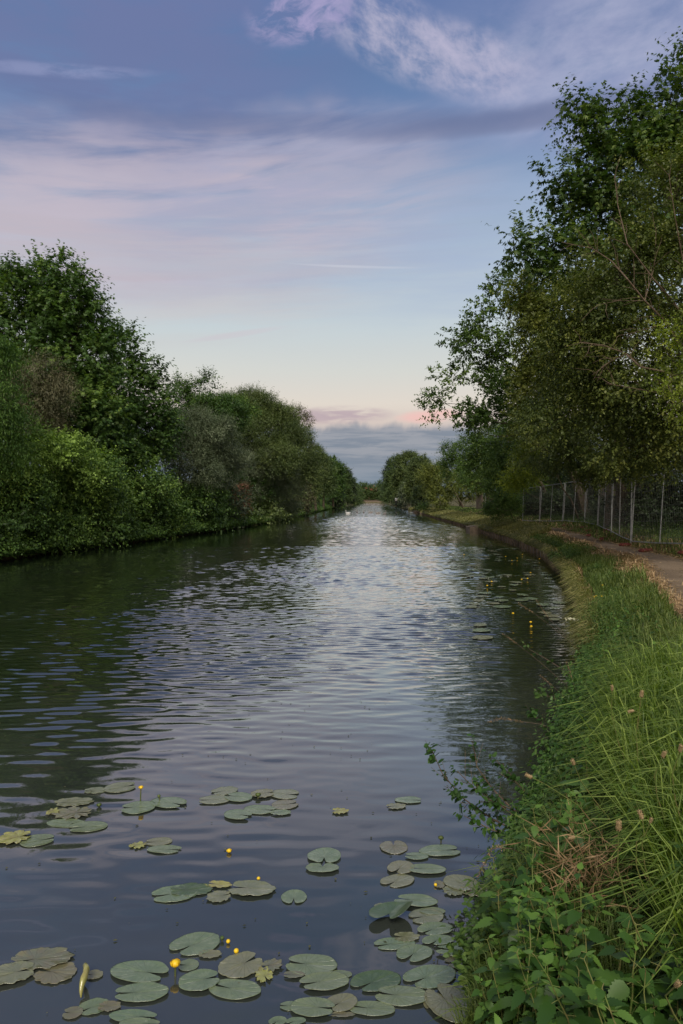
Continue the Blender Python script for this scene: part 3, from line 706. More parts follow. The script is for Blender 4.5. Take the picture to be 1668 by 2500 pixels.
tree('ivy_thicket', 'dark thicket behind the middle of the mesh fence', 'bush',
     [B(1400, 1110, 36, 60, 50), B(1330, 1120, 41, 60, 50), B(1400, 1160, 36, 50, 30), B(1335, 1155, 42, 46, 25), B(1265, 1120, 50, 50, 44), B(1255, 1150, 52, 36, 25), B(1215, 1140, 54, 34, 30), B(1300, 1160, 40, 50, 28), B(1350, 1168, 37, 40, 24), B(1240, 1160, 45, 40, 26), B(1385, 1180, 34, 30, 22)], 'oval', .12, 2.2, 'dark', base=(15.5, 40, 1.4), rt=.08, group=RBL, twigs=.3)
tree('bank_tree', 'fresh green tree with drooping boughs left of the lemon bush', 'tree',
     [B(1130, 1010, 43, 38, 32), B(1090, 1030, 44, 30, 28), B(1165, 1040, 41, 42, 36), B(1110, 1065, 44, 42, 30), B(1165, 1090, 40, 36, 30), B(1200, 1000, 40, 50, 50), B(1150, 1130, 40, 30, 32)], 'rhomb', .135, 1.7, 'ash', base=(14.0, 44.5, 1.0), rt=.16, group=RB, upb=.2, gap=.1)
tree('bank_shrub', 'low green shrub on the grass at the far end of the mesh fence', 'shrub', [B(1150, 1155, 38.5, 28, 24), B(1132, 1166, 39, 16, 16), B(1170, 1165, 38, 16, 20)], 'rhomb', .09, 2.3, 'ash', base=(9.9, 39, .8), rt=.04, twigs=.4, foliage='foliage', stemname='stems')
tree('bank_tree', 'thin leaved tree in front of the timber fence', 'tree',
     [B(1060, 1050, 62, 28, 28), B(1040, 1075, 64, 26, 26), B(1080, 1090, 60, 32, 24), B(1030, 1040, 64, 14, 18), B(1100, 1110, 56, 24, 20)], 'rhomb', .17, 1.4, 'ash', base=(13.2, 60, 1.0), rt=.14, group=RB, upb=.4, gap=.15)
tree('bank_tree', 'brownish olive bush tree left of the timber fence', 'tree',
     [B(1005, 1095, 84, 26, 34), B(1020, 1120, 80, 20, 26), B(985, 1110, 88, 22, 30), B(1010, 1145, 80, 20, 18)], 'rhomb', .20, 2.2, 'olive', base=(15.0, 84, 1.0), rt=.15, group=RB, upb=.5, twigs=False)
for (dx, dy, Y, rx, rz), lb in zip(((1110, 1080, 72, 40, 46), (1060, 1105, 96, 34, 34), (1165, 1070, 56, 46, 60), (1230, 1060, 48, 60, 76)),
        ('rounded tree behind the timber fence', 'low tree at the left end of the timber fence', 'leafy tree behind the green tree with drooping boughs', 'dark tree behind the lemon leafed bush')):
    bl = [B(dx + ox * rx, dy + oz * rz, Y, rx * s_, rz * s_ * .9) for ox, oz, s_ in ((0, -.3, .62), (-.45, .1, .6), (.4, .15, .62), (0, .5, .7), (-.5, .75, .5), (.5, .8, .5), (0, .9, .4))]
    tree('bank_tree', lb, 'tree', bl, 'rhomb', .0019 * Y + .04, 1.7, 'olive' if Y > 60 else 'ash', group=RB, rt=.2, base=(bl[0][0], bl[0][1] + 1, 1.0), twigs=False, upb=.5, slen=3)
far_r = [(965, 1085, 105, 32, 44, 'willow'), (940, 1078, 125, 34, 44, 'willow'), (912, 1085, 160, 22, 44, 'farleaf'), (895, 1092, 200, 14, 42, 'dark'), (948, 1120, 112, 26, 24, 'sallow'), (900, 1115, 190, 16, 26, 'farleaf'),
         (975, 1130, 98, 22, 22, 'dark'), (890, 1128, 240, 12, 18, 'farleaf'), (884, 1130, 300, 7, 14, 'farleaf')]
far_r_lab = ['brown green willow nearest the timber fence in the distant right clump', 'tall rounded willow at the middle of the distant right clump', 'tall green tree left of the rounded willows on the right bank', 'dark poplar like tree on the left edge of the right clump',
             'greyish bush below the rounded willows on the right bank', 'green bush at the foot of the dark poplar like tree', 'very dark low bush beside the towpath grass', 'low far tree on the right bank near the canal end', 'last small tree of the right bank']
for (dx, dy, Y, rx, rz, mt_), lb in zip(far_r, far_r_lab):
    lf = .0021 * Y + .02
    bl = [B(dx + ox * rx, dy + oz * rz, Y, rx * s_, rz * s_ * .9) for ox, oz, s_ in ((0, -.25, .62), (-.4, .1, .6), (.35, .15, .62), (0, .55, .7), (-.5, .7, .55), (.1, -.5, .4), (.45, .7, .5), (-.6, .95, .4), (.7, .95, .4))]
    tree('bank_tree', lb, 'tree', bl, 'rhomb', lf, 2.1, mt_, group='distant trees of the right bank', rt=.22, base=(bl[0][0], bl[0][1] + 1, .9), twigs=False, upb=.5, slen=3)
for dx, dy, Y, rx, rz, lb in ((955, 1160, 104, 8, 12, 'dark waterside bush at the bend of the far right bank'), (928, 1162, 128, 7, 14, 'dark green clump by the tiny white figure on the far bank'), (912, 1155, 150, 9, 7, 'pale green reed bush left of the dark waterside clumps'), (975, 1163, 92, 9, 6, 'low weedy bush on the near side of the far bend')):
    bl = [B(dx - rx * .3, dy, Y, rx * .8, rz * .8), B(dx + rx * .4, dy + rz * .3, Y, rx * .7, rz * .6)]
    tree('waterside_bush', lb, 'bush', bl, 'rhomb', .0021 * Y, 2.4, 'dark' if 'dark' in lb else 'weed', base=(bl[0][0], bl[0][1] + .5, .3), rt=.04, twigs=False, foliage='foliage', stemname='stems')
# beyond the end of the canal
for i, (dx, dy, Y, rx, rz) in enumerate(((838, 1128, 400, 9, 16), (852, 1130, 400, 8, 13), (866, 1130, 405, 8, 14), (878, 1128, 400, 8, 15), (858, 1125, 520, 9, 12), (844, 1120, 540, 7, 11), (872, 1118, 540, 8, 14), (828, 1122, 420, 7, 16))):
    bl = [B(dx, dy, Y, rx, rz), B(dx - 4, dy + 8, Y, rx * .8, rz * .6), B(dx + 4, dy + 9, Y, rx * .8, rz * .6)]
    tree('distant_tree', ['leftmost low tree across the end of the canal', 'second tree from the left across the canal end', 'third tree from the left across the canal end', 'rightmost dark tree across the canal end', 'pale tree far behind the canal end, centre',
         'far tree beside the red roof', 'far tree right of the red roofs', 'tall far tree tucked behind the left row'][i], 'tree', bl, 'rhomb', .9, 2.2, 'farleaf', base=(bl[0][0], bl[0][1], .9), rt=.3, twigs=False, group='trees beyond the canal end', slen=2.5)

# houses beyond the end
def house(dx, dy, Y, w, h, d, lab):
    p = at(dx, dy, Y); z0 = .9; H = p.z - z0
    root = empty('house', (p.x, Y, z0), lab, 'house', 'red roofed houses beyond the canal')
    m = MB(); m.box((0, 0, H * .3), (w, d, H * .6)); m.build('wall', M['brick'], root)
    m = MB(); y = d / 2 + .3; x = w / 2 + .3; b = H * .6
    m.add([(-x, -y, b), (x, -y, b), (x, y, b), (-x, y, b), (-x, 0, H), (x, 0, H)], [(0, 1, 5, 4), (2, 3, 4, 5), (0, 4, 3), (1, 2, 5), (3, 2, 1, 0)]); rf = m.build('roof', M['rooft'], root)
    m = MB(); m.box((w * .3, 0, H + .3), (.9, .9, 1.8)); m.build('chimney', M['brick'], rf)
    for k in (-1, 1):
        m = MB(); m.box((k * w * .25, -d / 2 - .02, H * .42), (1.2, .06, 1.2)); m.build('window', M['glass'], root)
house(846, 1118, 470, 12, 0, 8, 'red roofed house peeping over the trees, left one')
house(868, 1124, 480, 10, 0, 8, 'red roofed house peeping over the trees, right one')
m = MB(); e0, e1 = float(edgeL(352)), float(edgeR(352))
m.box(((e0 + e1) / 2, 352.6, .62), (e1 - e0 + 3, .5, 1.6), bev=.05); m.box(((e0 + e1) / 2, 352.5, 1.47), (e1 - e0 + 3.2, .8, .12), bev=.02)
tag(m.build('canal_end_wall', M['edging']), 'low brown wall across the far end of the canal', 'wall')

# timber fence beyond the mesh panels
root = empty('timber_fence', (15.0, 62, 1.0), 'weathered timber board fence with one white panel behind thin trees', 'fence')
a, b = Vector((14.6, 74, 0)), Vector((14.9, 50, 0))
n = 70
mb = MB(); mp = MB()
for i in range(n):
    t = (i + .5) / n; p = a.lerp(b, t) - Vector((15.0, 62, 0)); hh = 1.75 + .12 * math.sin(i * 1.7) + random.uniform(-.08, .08)
    if i in (9, 10, 11, 12, 13): continue
    mb = MB(); mb.box((p.x + random.uniform(-.015, .015), p.y, hh / 2), (.035, 24 / n * .9, hh), bev=.004); mb.build('board', M['board'], root)
for i in range(9): mp.box((.09, -11.9 + 24 * i / 8 * .99, .95), (.11, .11, 1.9), bev=.01)
for z in (.5, 1.4): mp.box((.05, 0, z), (.045, 24, .09))
mp.build('frame', M['board'], root)
mb = MB(); mb.box((-.03, 8.0, .95), (.05, 1.7, 1.7), bev=.01); mb.build('panel', M['white'], root)
# greyer board fence seen through the mesh
root = empty('timber_fence', (13.2, 31, 1.0), 'brown board fence half seen through the mesh panels', 'fence')
mb = MB()
for i in range(26):
    mb = MB(); mb.box((.30 * math.sin(i * .9) * .02, -4 + i * .31, .95 + random.uniform(-.05, .05)), (.03, .28, 1.9), bev=.004); mb.build('board', M['board'], root)

# ------------------------------------------------------------------ mesh fence panels
def panel(a, b, lean, label, mids=(.5,), h=2.0):
    ax, ay = a; bx, by = b
    za, zb = hG(ax, ay) + .10, hG(bx, by) + .10
    A, Bq = Vector((ax, ay, za)), Vector((bx, by, zb))
    root = empty('mesh_fence', A, label, 'fence', 'mesh fence panels beside the towpath')
    U = (Bq - A); L = U.length; U.normalize()
    perp = Vector((-1, 0, 0))
    def P(s_, z): return A.lerp(Bq, s_ / L) + Vector((0, 0, z)) + U * (-lean * z / 2) + perp * (-.02 * z)
    fr = MB(); r = .021
    for s_ in (0.0, L): fr.tube([P(s_, 0), P(s_, h)], r, 7)
    fr.tube([P(0, h), P(L * .5, h + .012), P(L, h)], r, 7); fr.tube([P(0, .06), P(L * .5, .04), P(L, .06)], r * .9, 7)
    fr.build('frame', M['galv'], root, off=A)
    for mm in mids:
        ms = MB(); ms.tube([P(L * mm, .06), P(L * mm, h * .985)], .016, 6); ms.build('post', M['galv'], root, off=A)
    w = MB()
    nz_ = 9
    for i in range(1, nz_): w.tube([P(0, h * i / nz_), P(L * .33, h * i / nz_ - .01), P(L * .66, h * i / nz_ + .008), P(L, h * i / nz_)], .0035, 3, cap=False)
    nv = int(L / .11)
    for i in range(1, nv): w.tube([P(L * i / nv, .04), P(L * i / nv, h)], .0020, 3, cap=False)
    w.build('wire_mesh', M['wire'], root, off=A)
panel((8.75, 14.3), (8.95, 17.75), .0, 'nearest mesh fence panel, cut by the right edge of the picture', ())
panel((8.97, 17.85), (9.07, 21.35), .16, 'mesh fence panel with a leaning middle post, nearest in full view', (.42,))
panel((9.12, 21.5), (9.85, 24.9), -.1, 'mesh fence panel running back from the nearest doubled posts', (.55,))
panel((9.9, 25.05), (10.65, 28.4), .22, 'mesh fence panel in front of the thick dark trunk', (.5,))
panel((10.72, 28.5), (11.35, 31.9), .12, 'mesh fence panel left of the thick dark trunk with pale posts', ())
panel((11.4, 32.0), (11.5, 35.4), .28, 'mesh fence panel with the most tilted pale posts', (.5,))
panel((11.48, 35.5), (11.3, 38.9), .2, 'mesh fence panel second from the far end', (.5,))
panel((11.3, 39.0), (11.25, 42.4), .05, 'farthest mesh fence panel by the green shrub', ())
def foot(x, y, rz, lab):
    root = MB(); z = hG(x, y)
    root.box((0, 0, .06), (.46, .18, .11), bev=.03)
    for k in (-.2, 0, .2): root.box((k * .8, 0, .128), (.07, .10, .03), bev=.01)
    o = root.build('red_block', M['redplastic']); o.location = (x, y, z); o.rotation_euler = (0, R(random.uniform(-4, 4)), rz); o.scale = (.85, .85, .75)
    tag(o, lab, 'fence foot', 'red fence feet')
for args in ((8.62, 19.3, .2, 'red plastic block on the grass by the leaning post of the nearest full panel'), (8.85, 21.3, .5, 'red fence foot under the doubled posts'), (8.55, 16.1, .1, 'red fence foot at the right edge of the picture'),
             (8.75, 17.3, .1, 'red block behind the one at the right edge'), (9.55, 24.8, .6, 'dark red foot sunk in grass under the second fence joint'), (9.75, 26.8, .9, 'faded red block beside the path by the dark trunk'),
             (10.3, 28.3, .7, 'bright red foot in front of the two pale posts'), (10.75, 30.3, .8, 'bright red foot behind the pale posts, farther along'), (11.15, 33.9, .4, 'farthest red fence foot'), (10.2, 25.9, .3, 'small red block against the bottom rail')):
    foot(*args)
# thick trunk seen through the fence
m = MB(); p0 = Vector((10.9, 27.6, .9)); pts = [p0 + Vector((0.02 * i, .03 * i, .45 * i)) for i in range(9)]
m.tube([p0 + Vector((0, 0, -.1))] + pts, [.34, .30, .27, .26, .25, .25, .24, .23, .22, .2], 12)
tr = m.build('tree_trunk', M['bark'], smooth=True); tag(tr, 'thick dark trunk standing right behind the mesh fence', 'tree trunk')

# canal edging
m = MB(); rnd = random.Random(3)
y = 12.0
def epos(y, d): return Vector((float(edgeR(y)) + d, y, 0))
pl_ = MB(); caps = []
while y < 108:
    st = 2.2 + (y > 60) * 1.5; a, b = epos(y, .02), epos(y + st - .03, .02)
    dirv = (b - a); ang = math.atan2(dirv.y, dirv.x); c = (a + b) / 2
    hgt = .11 + rnd.uniform(-.03, .04)
    pl_.box((c.x, c.y, hgt / 2 - .15), (dirv.length, .09, hgt + .3), ang, bev=.01)
    cp_ = MB(); caps.append(cp_) if rnd.random() < .8 else None
    cp_.box((c.x + rnd.uniform(-.02, .03), c.y, hgt + .035 + .0), (dirv.length * rnd.uniform(.9, .99), .17, .07), ang + rnd.uniform(-.01, .01), bev=.012)
    for k in range(3):
        q = a.lerp(b, (k + .5) / 3) + Vector((-.075, 0, 0)); pl_.box((q.x, q.y, hgt * .35 - .1), (.08, .08, hgt * .7 + .4), ang, bev=.01)
    y += st
root = empty('canal_edging', (0, 0, 0), 'low worn edging of concrete planks and capping along the towpath bank', 'edging')
pl_.build('planks', M['edging'], root)
for q in caps: q.build('capping', M['edging'], root)
for yy, lb in ((44.0, 'square block jutting from the edging into the water'), (101, 'pale block at the far end of the edging by the dark bush')):
    m = MB(); q = epos(yy, -.25); m.box((0, 0, .06), (1.0, 1.4, .50), .0, bev=.04); m.box((.1, .1, .33), (.8, 1.1, .06), .05, bev=.02)
    o = m.build('edging_block', M['edging']); o.location = (q.x, q.y, .02); tag(o, lb, 'block')

# ------------------------------------------------------------------ grass and ground cover
def blades(name, X, Y, H, W, lean, mt, kind='stuff', label=None, cat=None, tint=None, sagk=.6, base=0.0):
    n = len(X); rng = RNG
    z = np.array([hG(float(a), float(b)) for a, b in zip(X, Y)]) - .01 + base
    P0 = np.stack([X, Y, z], 1)
    a = rng.random(n) * 2 * np.pi; d = np.stack([np.cos(a), np.sin(a), np.zeros(n)], 1)
    if lean is not None: d = nrm(d + np.asarray(lean)[None])
    side = np.stack([-d[:, 1], d[:, 0], np.zeros(n)], 1) + rng.normal(size=(n, 3)) * .25
    side = nrm(side); k = rng.uniform(.15, 1.0, n)[:, None] * sagk
    H = H[:, None]; W = W[:, None]
    up = np.array([[0, 0, 1.0]])
    P1 = P0 + up * H * .55 + d * H * .16 * k; P2 = P0 + up * H * (.92 - .12 * k) + d * H * .50 * k; P3 = P0 + up * H * (1.05 - .45 * k) + d * H * .95 * k
    V = np.stack([P0 - side * W * .5, P0 + side * W * .5, P1 + side * W * .5, P1 - side * W * .5, P2 + side * W * .38, P2 - side * W * .38, P3 + side * W * .06, P3 - side * W * .06], 1).reshape(-1, 3)
    f = np.array([[0, 1, 2, 3], [3, 2, 4, 5], [5, 4, 6, 7]]); Fs = (f[None] + (np.arange(n) * 8)[:, None, None]).reshape(-1, 4)
    if tint is None: tint = rng.random(n)
    o = link(name, np_mesh(name, V, Fs, np.repeat(np.clip(tint, 0, 1), 3)), M[mt]); tag(o, label, cat, None, kind)
    return o
def patch(x, y, s=1.0, ph=0.0): return .5 + .25 * np.sin(x * 1.7 * s + ph) + .25 * np.sin(y * 1.3 * s + x * .6 + ph * 2)
def sampleY(n, y0, y1, p=1.2):
    u = RNG.random(n)
    k = 1 - p; return (y0 ** k + u * (y1 ** k - y0 ** k)) ** (1 / k)
def strip(n, y0, y1, f0, f1, p=1.2):
    """points between fractions of the way edge(0) -> path(1) -> beyond"""
    Y = sampleY(n, y0, y1, p); e = edgeR(Y); q = pathL(Y); fr = RNG.uniform(f0, f1, n)
    return e + (q - e) * fr, Y
# short verge grass between water and path
X, Y = strip(120000, 2.2, 34, .03, 1.02, 1.7)
H = RNG.uniform(.06, .20, len(X)) * (.65 + .6 * patch(X, Y)) * np.interp((X - edgeR(Y)) / (pathL(Y) - edgeR(Y)), [0, .25, .8, 1.05], [1.3, 1.2, .7, .35])
blades('grass', X, Y, H, np.maximum(.0045, .0008 * Y), (-.25, -.1, 0), 'grass', label='green verge grass between the canal and the towpath', cat='grass', tint=RNG.random(len(X)) * .6 + patch(X, Y, .6, 1) * .4 - .05)
X, Y = strip(70000, 30, 125, .02, 1.0, 1.3)
blades('grass', X, Y, RNG.uniform(.12, .34, len(X)), .0011 * Y, (-.2, 0, 0), 'drygrass', label='distant verge grass along the far towpath bank', cat='grass', tint=RNG.random(len(X)) * .6 + .25 + patch(X, Y, .2, 1) * .2)
# beyond the path, tufts under the fence
Y = sampleY(26000, 6, 110, 1.3); X = pathL(Y) + pathW(Y) + RNG.uniform(-.05, 2.2, len(Y)) ** 1.0
blades('grass', X, Y, RNG.uniform(.06, .24, len(X)), np.maximum(.005, .0010 * Y), None, 'grass', label='rough grass under and behind the mesh fence', cat='grass', tint=RNG.random(len(X)) * .8)
X, Y = strip(17000, 2.8, 13, .06, .95, 1.4)
blades('tall_grass', X, Y, RNG.uniform(.18, .46, len(X)) * (.6 + .5 * patch(X, Y, 1.1, 2)), np.maximum(.0045, .0009 * Y), (-.5, -.2, 0), 'grass', label='taller grass mixed through the bank weeds', cat='grass', tint=RNG.random(len(X)) * .8 + .1, sagk=.9)
# straw and dry clippings on the edges of the path
n = 46000; Y = sampleY(n, 4, 60, 1.5); side_ = RNG.random(n) < .6
X = np.where(side_, pathL(Y) + RNG.normal(-.05, .17, n), pathL(Y) + pathW(Y) + RNG.normal(.15, .28, n))
keep = patch(X * 1.5, Y * 1.3, 1.3, 4) > RNG.random(n) * .75
X, Y = X[keep], Y[keep]; n = len(X)
zz = np.array([hG(float(a), float(b)) for a, b in zip(X, Y)]) + RNG.uniform(.02, .085, n)
dd = RNG.normal(size=(n, 3)); dd[:, 2] *= .12
me_V, me_F, k_ = leaves_geo(np.stack([X, Y, zz], 1), nrm(dd), nrm(np.array([[0, 0, 1.0]]) + RNG.normal(size=(n, 3)) * .2), RNG.uniform(.06, .2, n), 'narrow', np.maximum(.03, .004 * Y))
tag(link('straw', np_mesh('straw', me_V, me_F, np.repeat(RNG.random(n), k_)), M['straw']), 'dry straw clippings scattered on the path edges', 'straw', None, 'stuff')
n = 16000; Y = sampleY(n, 5, 70, 1.4); sd_ = RNG.random(n) < .62
X = np.where(sd_, pathL(Y) + RNG.normal(-.10, .16, n), pathL(Y) + pathW(Y) + np.abs(RNG.normal(.1, .5, n)))
kp = patch(X * 1.1, Y * .9, 1.1, 2.2) > RNG.random(n) * .8
blades('dry_grass', X[kp], Y[kp], RNG.uniform(.05, .17, kp.sum()), np.maximum(.005, .001 * Y[kp]), None, 'straw', label='sun dried grass along both edges of the towpath', cat='dry grass', sagk=1.2)
# dry grass hanging over the near edging
X, Y = strip(4200, 9, 60, -.03, .14, 1.2)
keep = patch(X, Y, 3.1, 2) > RNG.random(len(X))
blades('dry_grass', X[keep], Y[keep], RNG.uniform(.12, .35, keep.sum()), np.maximum(.005, .0009 * Y[keep]), (-1.2, -.2, 0), 'straw', label='dry tan grass drooping over the water edge', cat='dry grass', sagk=1.1)
# long lush grass right foreground
n = 9500; Y = RNG.uniform(2.0, 5.4, n); X = Y * .5 * RNG.uniform(.80, 1.18, n) + RNG.normal(0, .05, n)
keep = (X > edgeR(Y) + .25) & (X > Y * np.interp(Y, [2, 3, 4, 5.4], [.53, .435, .38, .38])); X, Y = X[keep], Y[keep]
blades('long_grass', X, Y, RNG.uniform(.30, .68, len(X)), RNG.uniform(.004, .0105, len(X)), (-.55, -.25, 0), 'lush', label='long bright green arching grass at the right edge', cat='grass', sagk=.85)
X, Y = strip(15000, 8, 90, -.04, .10, 1.25)
blades('overhanging_grass', X, Y, RNG.uniform(.14, .40, len(X)), np.maximum(.006, .0011 * Y), (-1.5, -.2, 0), 'drygrass', label='grass drooping over the water edge of the towpath bank', cat='grass', sagk=1.5)
# leafy weeds along the bank
def weeds(name, n, y0, y1, f0, f1, l, hmax, mt, lab, p=1.3, tpl='oval', k=6, thr=None, lean=-.3):
    X, Y = strip(n, y0, y1, f0, f1, p)
    if thr is not None:
        kp = patch(X, Y, thr[0], thr[1]) > thr[2]; X, Y = X[kp], Y[kp]
    z = np.array([max(hG(float(a), float(b)), .05) for a, b in zip(X, Y)])
    m_ = len(X); H = RNG.uniform(.35, 1.0, m_) * hmax * (.6 + .6 * patch(X, Y, .9, 3))
    Bs = np.stack([X, Y, z], 1); D = nrm(np.stack([RNG.normal(lean, .35, m_), RNG.normal(-.05, .3, m_), np.full(m_, 1.0)], 1))
    P, D1, N1, L1, T1 = shoots_to_leaves(Bs, D, H, k, l, .3, .05)
    o = leaf_object(name, P, D1, N1, L1 * 1.1, T1, tpl, M[mt]); tag(o, lab, 'weeds', None, 'stuff')
weeds('ground_cover', 11000, 2.6, 14, -.02, .55, .045, .34, 'weed', 'leafy ground cover of mixed weeds on the near canal bank', k=8)
weeds('ground_cover', 3600, 3.6, 9.5, -.05, .22, .055, .38, 'nettle', 'tangled leafy weeds overhanging the water on the near bank', k=9, lean=-.5)
weeds('ground_cover', 6500, 3.0, 10, -.04, .5, .06, .46, 'weed', 'narrow leaved plants standing among the bank weeds', k=10, tpl='narrow', lean=-.4)
weeds('ground_cover', 6000, 9, 34, -.03, .5, .06, .30, 'weed', 'leafy weeds on the middle stretch of the verge', k=7, thr=(.9, 2, .5))
weeds('ground_cover', 3600, 3.0, 9, .35, .98, .05, .20, 'weed', 'fresh clover like leaves among the verge grass', k=6, thr=(1.3, 5, .45))
weeds('ground_cover', 2600, 17.5, 30, -.08, .14, .08, .42, 'bramble', 'bramble leaves spilling over the edging by the water', k=9, thr=(.8, 1, .52), lean=-.5)
n = 5000; Y = RNG.uniform(15, 42, n); X = pathL(Y) + pathW(Y) + RNG.uniform(.6, 3.5, n)
P, D1, N1, L1, T1 = shoots_to_leaves(np.stack([X, Y, np.array([hG(float(a), float(b)) for a, b in zip(X, Y)])], 1), nrm(np.stack([RNG.normal(0, .3, n), RNG.normal(0, .3, n), np.ones(n)], 1)), RNG.uniform(.2, .7, n), 8, .07)
tag(leaf_object('undergrowth', P, D1, N1, L1, T1, 'oval', M['syc2']), 'dark leafy undergrowth behind the mesh fence', 'undergrowth', None, 'stuff')
# left bank undergrowth to the waterline
n = 26000; Y = sampleY(n, 15, 200, 1.1); X = edgeL(Y) - RNG.random(n) ** 1.3 * 4.5 + .5
dz = np.interp(edgeL(Y) - X, [-.5, 0, 1, 4], [.1, .15, 1.2, 2.8])
P, D1, N1, L1, T1 = shoots_to_leaves(np.stack([X, Y, dz], 1), nrm(np.stack([RNG.normal(.45, .4, n), RNG.normal(-.1, .4, n), np.full(n, .9)], 1)), RNG.uniform(.4, 1.5, n), 9, .15, .4, .4)
ok = P[:, 2] > .03
tag(leaf_object('undergrowth', P[ok], D1[ok], N1[ok], (L1 * np.interp(P[:, 1], [14, 200], [.9, 2.6]))[ok], T1[ok], 'oval', M['bramble']), 'dark undergrowth along the left waterline', 'undergrowth', None, 'stuff')

# ------------------------------------------------------------------ nettles in the foreground, plant by plant
def nettle_meshes(seed, h, bend, nl=9, ls=.075):
    rng = random.Random(seed); st = MB()
    pts = [Vector((bend * (t ** 1.6) * h, rng.uniform(-.01, .01), h * t)) for t in [i / 8 for i in range(9)]]
    st.tube(pts, [.0042 - .0026 * i / 8 for i in range(9)], 6)
    P, D, N, L, T = [], [], [], [], []
    for i in range(nl):
        t = .14 + .86 * (i / (nl - 1)) ** .9; f = t * 8; i0 = min(int(f), 7); p = pts[i0].lerp(pts[i0 + 1], f - i0)
        a0 = (i % 2) * math.pi / 2 + rng.uniform(-.3, .3)
        size = ls * (1.1 - .75 * max(0, (t - .45) / .55) ** 1.3) * rng.uniform(.85, 1.15)
        for s_ in (0, math.pi):
            a = a0 + s_ + rng.uniform(-.2, .2); el_ = rng.uniform(-.45, .25) + .5 * (t > .9)
            d = Vector((math.cos(a) * math.cos(el_), math.sin(a) * math.cos(el_), math.sin(el_)))
            pet = size * .35; e = p + d * pet + Vector((0, 0, .25 * pet))
            st.tube([p, e], [.0014, .0010], 4, cap=False)
            P.append(e); D.append(d + Vector((0, 0, -.25))); N.append(Vector((rng.uniform(-.25, .25), rng.uniform(-.25, .25), 1)) + Vector((math.cos(a), math.sin(a), 0)) * .3); L.append(size); T.append(rng.uniform(.15, .75) + .2 * (t > .85))
            if rng.random() < .45:  # side sprig in the leaf axil
                for q in range(3):
                    a3 = a + rng.uniform(-1, 1); d3 = Vector((math.cos(a3), math.sin(a3), rng.uniform(0, .6)))
                    P.append(p + d3 * .012); D.append(d3); N.append(Vector((rng.uniform(-.3, .3), rng.uniform(-.3, .3), 1))); L.append(size * .42); T.append(rng.uniform(.5, .95))
    A = lambda q: np.array([tuple(v) for v in q])
    V, Fs, k = leaves_geo(A(P), A(D), nrm(A(N)), np.array(L), 'nettle')
    lm = np_mesh('leaves', V, Fs, np.repeat(T, k)); lm.materials.append(M['nettle'])
    sm = bpy.data.meshes.new('stem'); sm.from_pydata(st.v, [], st.f); sm.update(); sm.materials.append(M['stem'])
    return sm, lm
NV = [nettle_meshes(i, random.uniform(.42, .60), random.uniform(.05, .35), random.choice((8, 9, 10)), random.uniform(.085, .115)) for i in range(9)]
def place_nettle(x, y, z, rz, s_, tilt, label, group):
    sm, lm = random.choice(NV)
    root = empty('nettle_plant', (x, y, z), label, 'nettle', group)
    root.rotation_euler = (tilt[0], tilt[1], rz); root.scale = (s_,) * 3
    for nm, me in (('stem', sm), ('leaves', lm)):
        o = bpy.data.objects.new(nm, me); COL.objects.link(o); o.parent = root
cnt = 0
for _ in range(4000):
    if cnt >= 185: break
    y = random.uniform(1.05, 3.0); x = random.uniform(float(edgeR(y)) - .02, .62 * y + .15)
    if x < .238 * y: continue
    # the bare earth and dry tuft show through here
    q = (y - 2.55) / .40; q2 = (x - 1.02) / .22
    if q * q + q2 * q2 < 1: continue
    if y > 2.3 and x > .46 * y + .05: continue
    z = hG(x, y) - .05
    place_nettle(x, y, z, random.uniform(0, 6.28), random.uniform(.62, 1.0), (random.uniform(-.15, .3), random.uniform(-.45, .1)), 'serrated green nettle in the dense patch at the bottom right', 'nettles of the bottom right patch'); cnt += 1
cnt = 0
for _ in range(4000):
    if cnt >= 110: break
    y = random.uniform(3.0, 8.5) if random.random() < .75 else random.uniform(3.0, 5); e = float(edgeR(y)); x = e + random.uniform(.10, 1.25)
    if x > .47 * y: continue
    place_nettle(x, y, max(hG(x, y), .15) - .05, random.uniform(0, 6.28), random.uniform(.6, 1.0), (random.uniform(-.15, .2), random.uniform(-.65, 0.05)), 'nettle among the weeds on the bank behind the bottom right patch', 'nettles farther along the bank'); cnt += 1

# shrub sprays reaching over the water
def arch(pts_px, Y, label, leafl=.055, tpl='oval', mt='nettle', dens=27, r0=.006, name='overhanging_shoot', side=True, group=None):
    P3 = [at(a, b, Y + dY) for a, b, dY in pts_px]
    root = empty(name, P3[-1], label, 'shoot', group)
    st = MB(); n = len(P3); st.tube(P3, [.002 + (r0 - .002) * i / (n - 1) for i in range(n)], 5)
    Bs, Ds, Ls = [], [], []
    for i in range(n - 1):
        a, b = P3[i], P3[i + 1]
        for k in range(max(2, int((b - a).length * dens))):
            p = a.lerp(b, random.random()); d = ((a - b).normalized() * .7 + rvec() * .7 + Vector((0, 0, .45))).normalized(); L = random.uniform(.05, .17) if side else .03
            st.tube([p, p + d * L], [.0016, .001], 3, cap=False); Bs.append(tuple(p)); Ds.append(tuple(d)); Ls.append(L)
    tip = (P3[0] - P3[1]).normalized(); Bs.append(tuple(P3[0])); Ds.append(tuple(tip)); Ls.append(.05)
    P, D, N, L, T = shoots_to_leaves(np.array(Bs), np.array(Ds), np.array(Ls), 6, leafl, .45, .1)
    st.build('stem', M['twig'], root, off=P3[-1])
    V, Fs, k = leaves_geo(P, D, N, L, tpl); link('leaves', np_mesh('leaves', V - np.array(P3[-1]), Fs, np.repeat(T * .7, k)), M[mt], root)
SG = 'shoots arching over the water'
arch([(992, 1722, 0), (1015, 1775, 0), (1060, 1830, .05), (1130, 1880, .1), (1220, 1925, .1), (1330, 1990, .0)], 3.9, 'longest leafy shoot reaching left over the water', .05, group=SG)
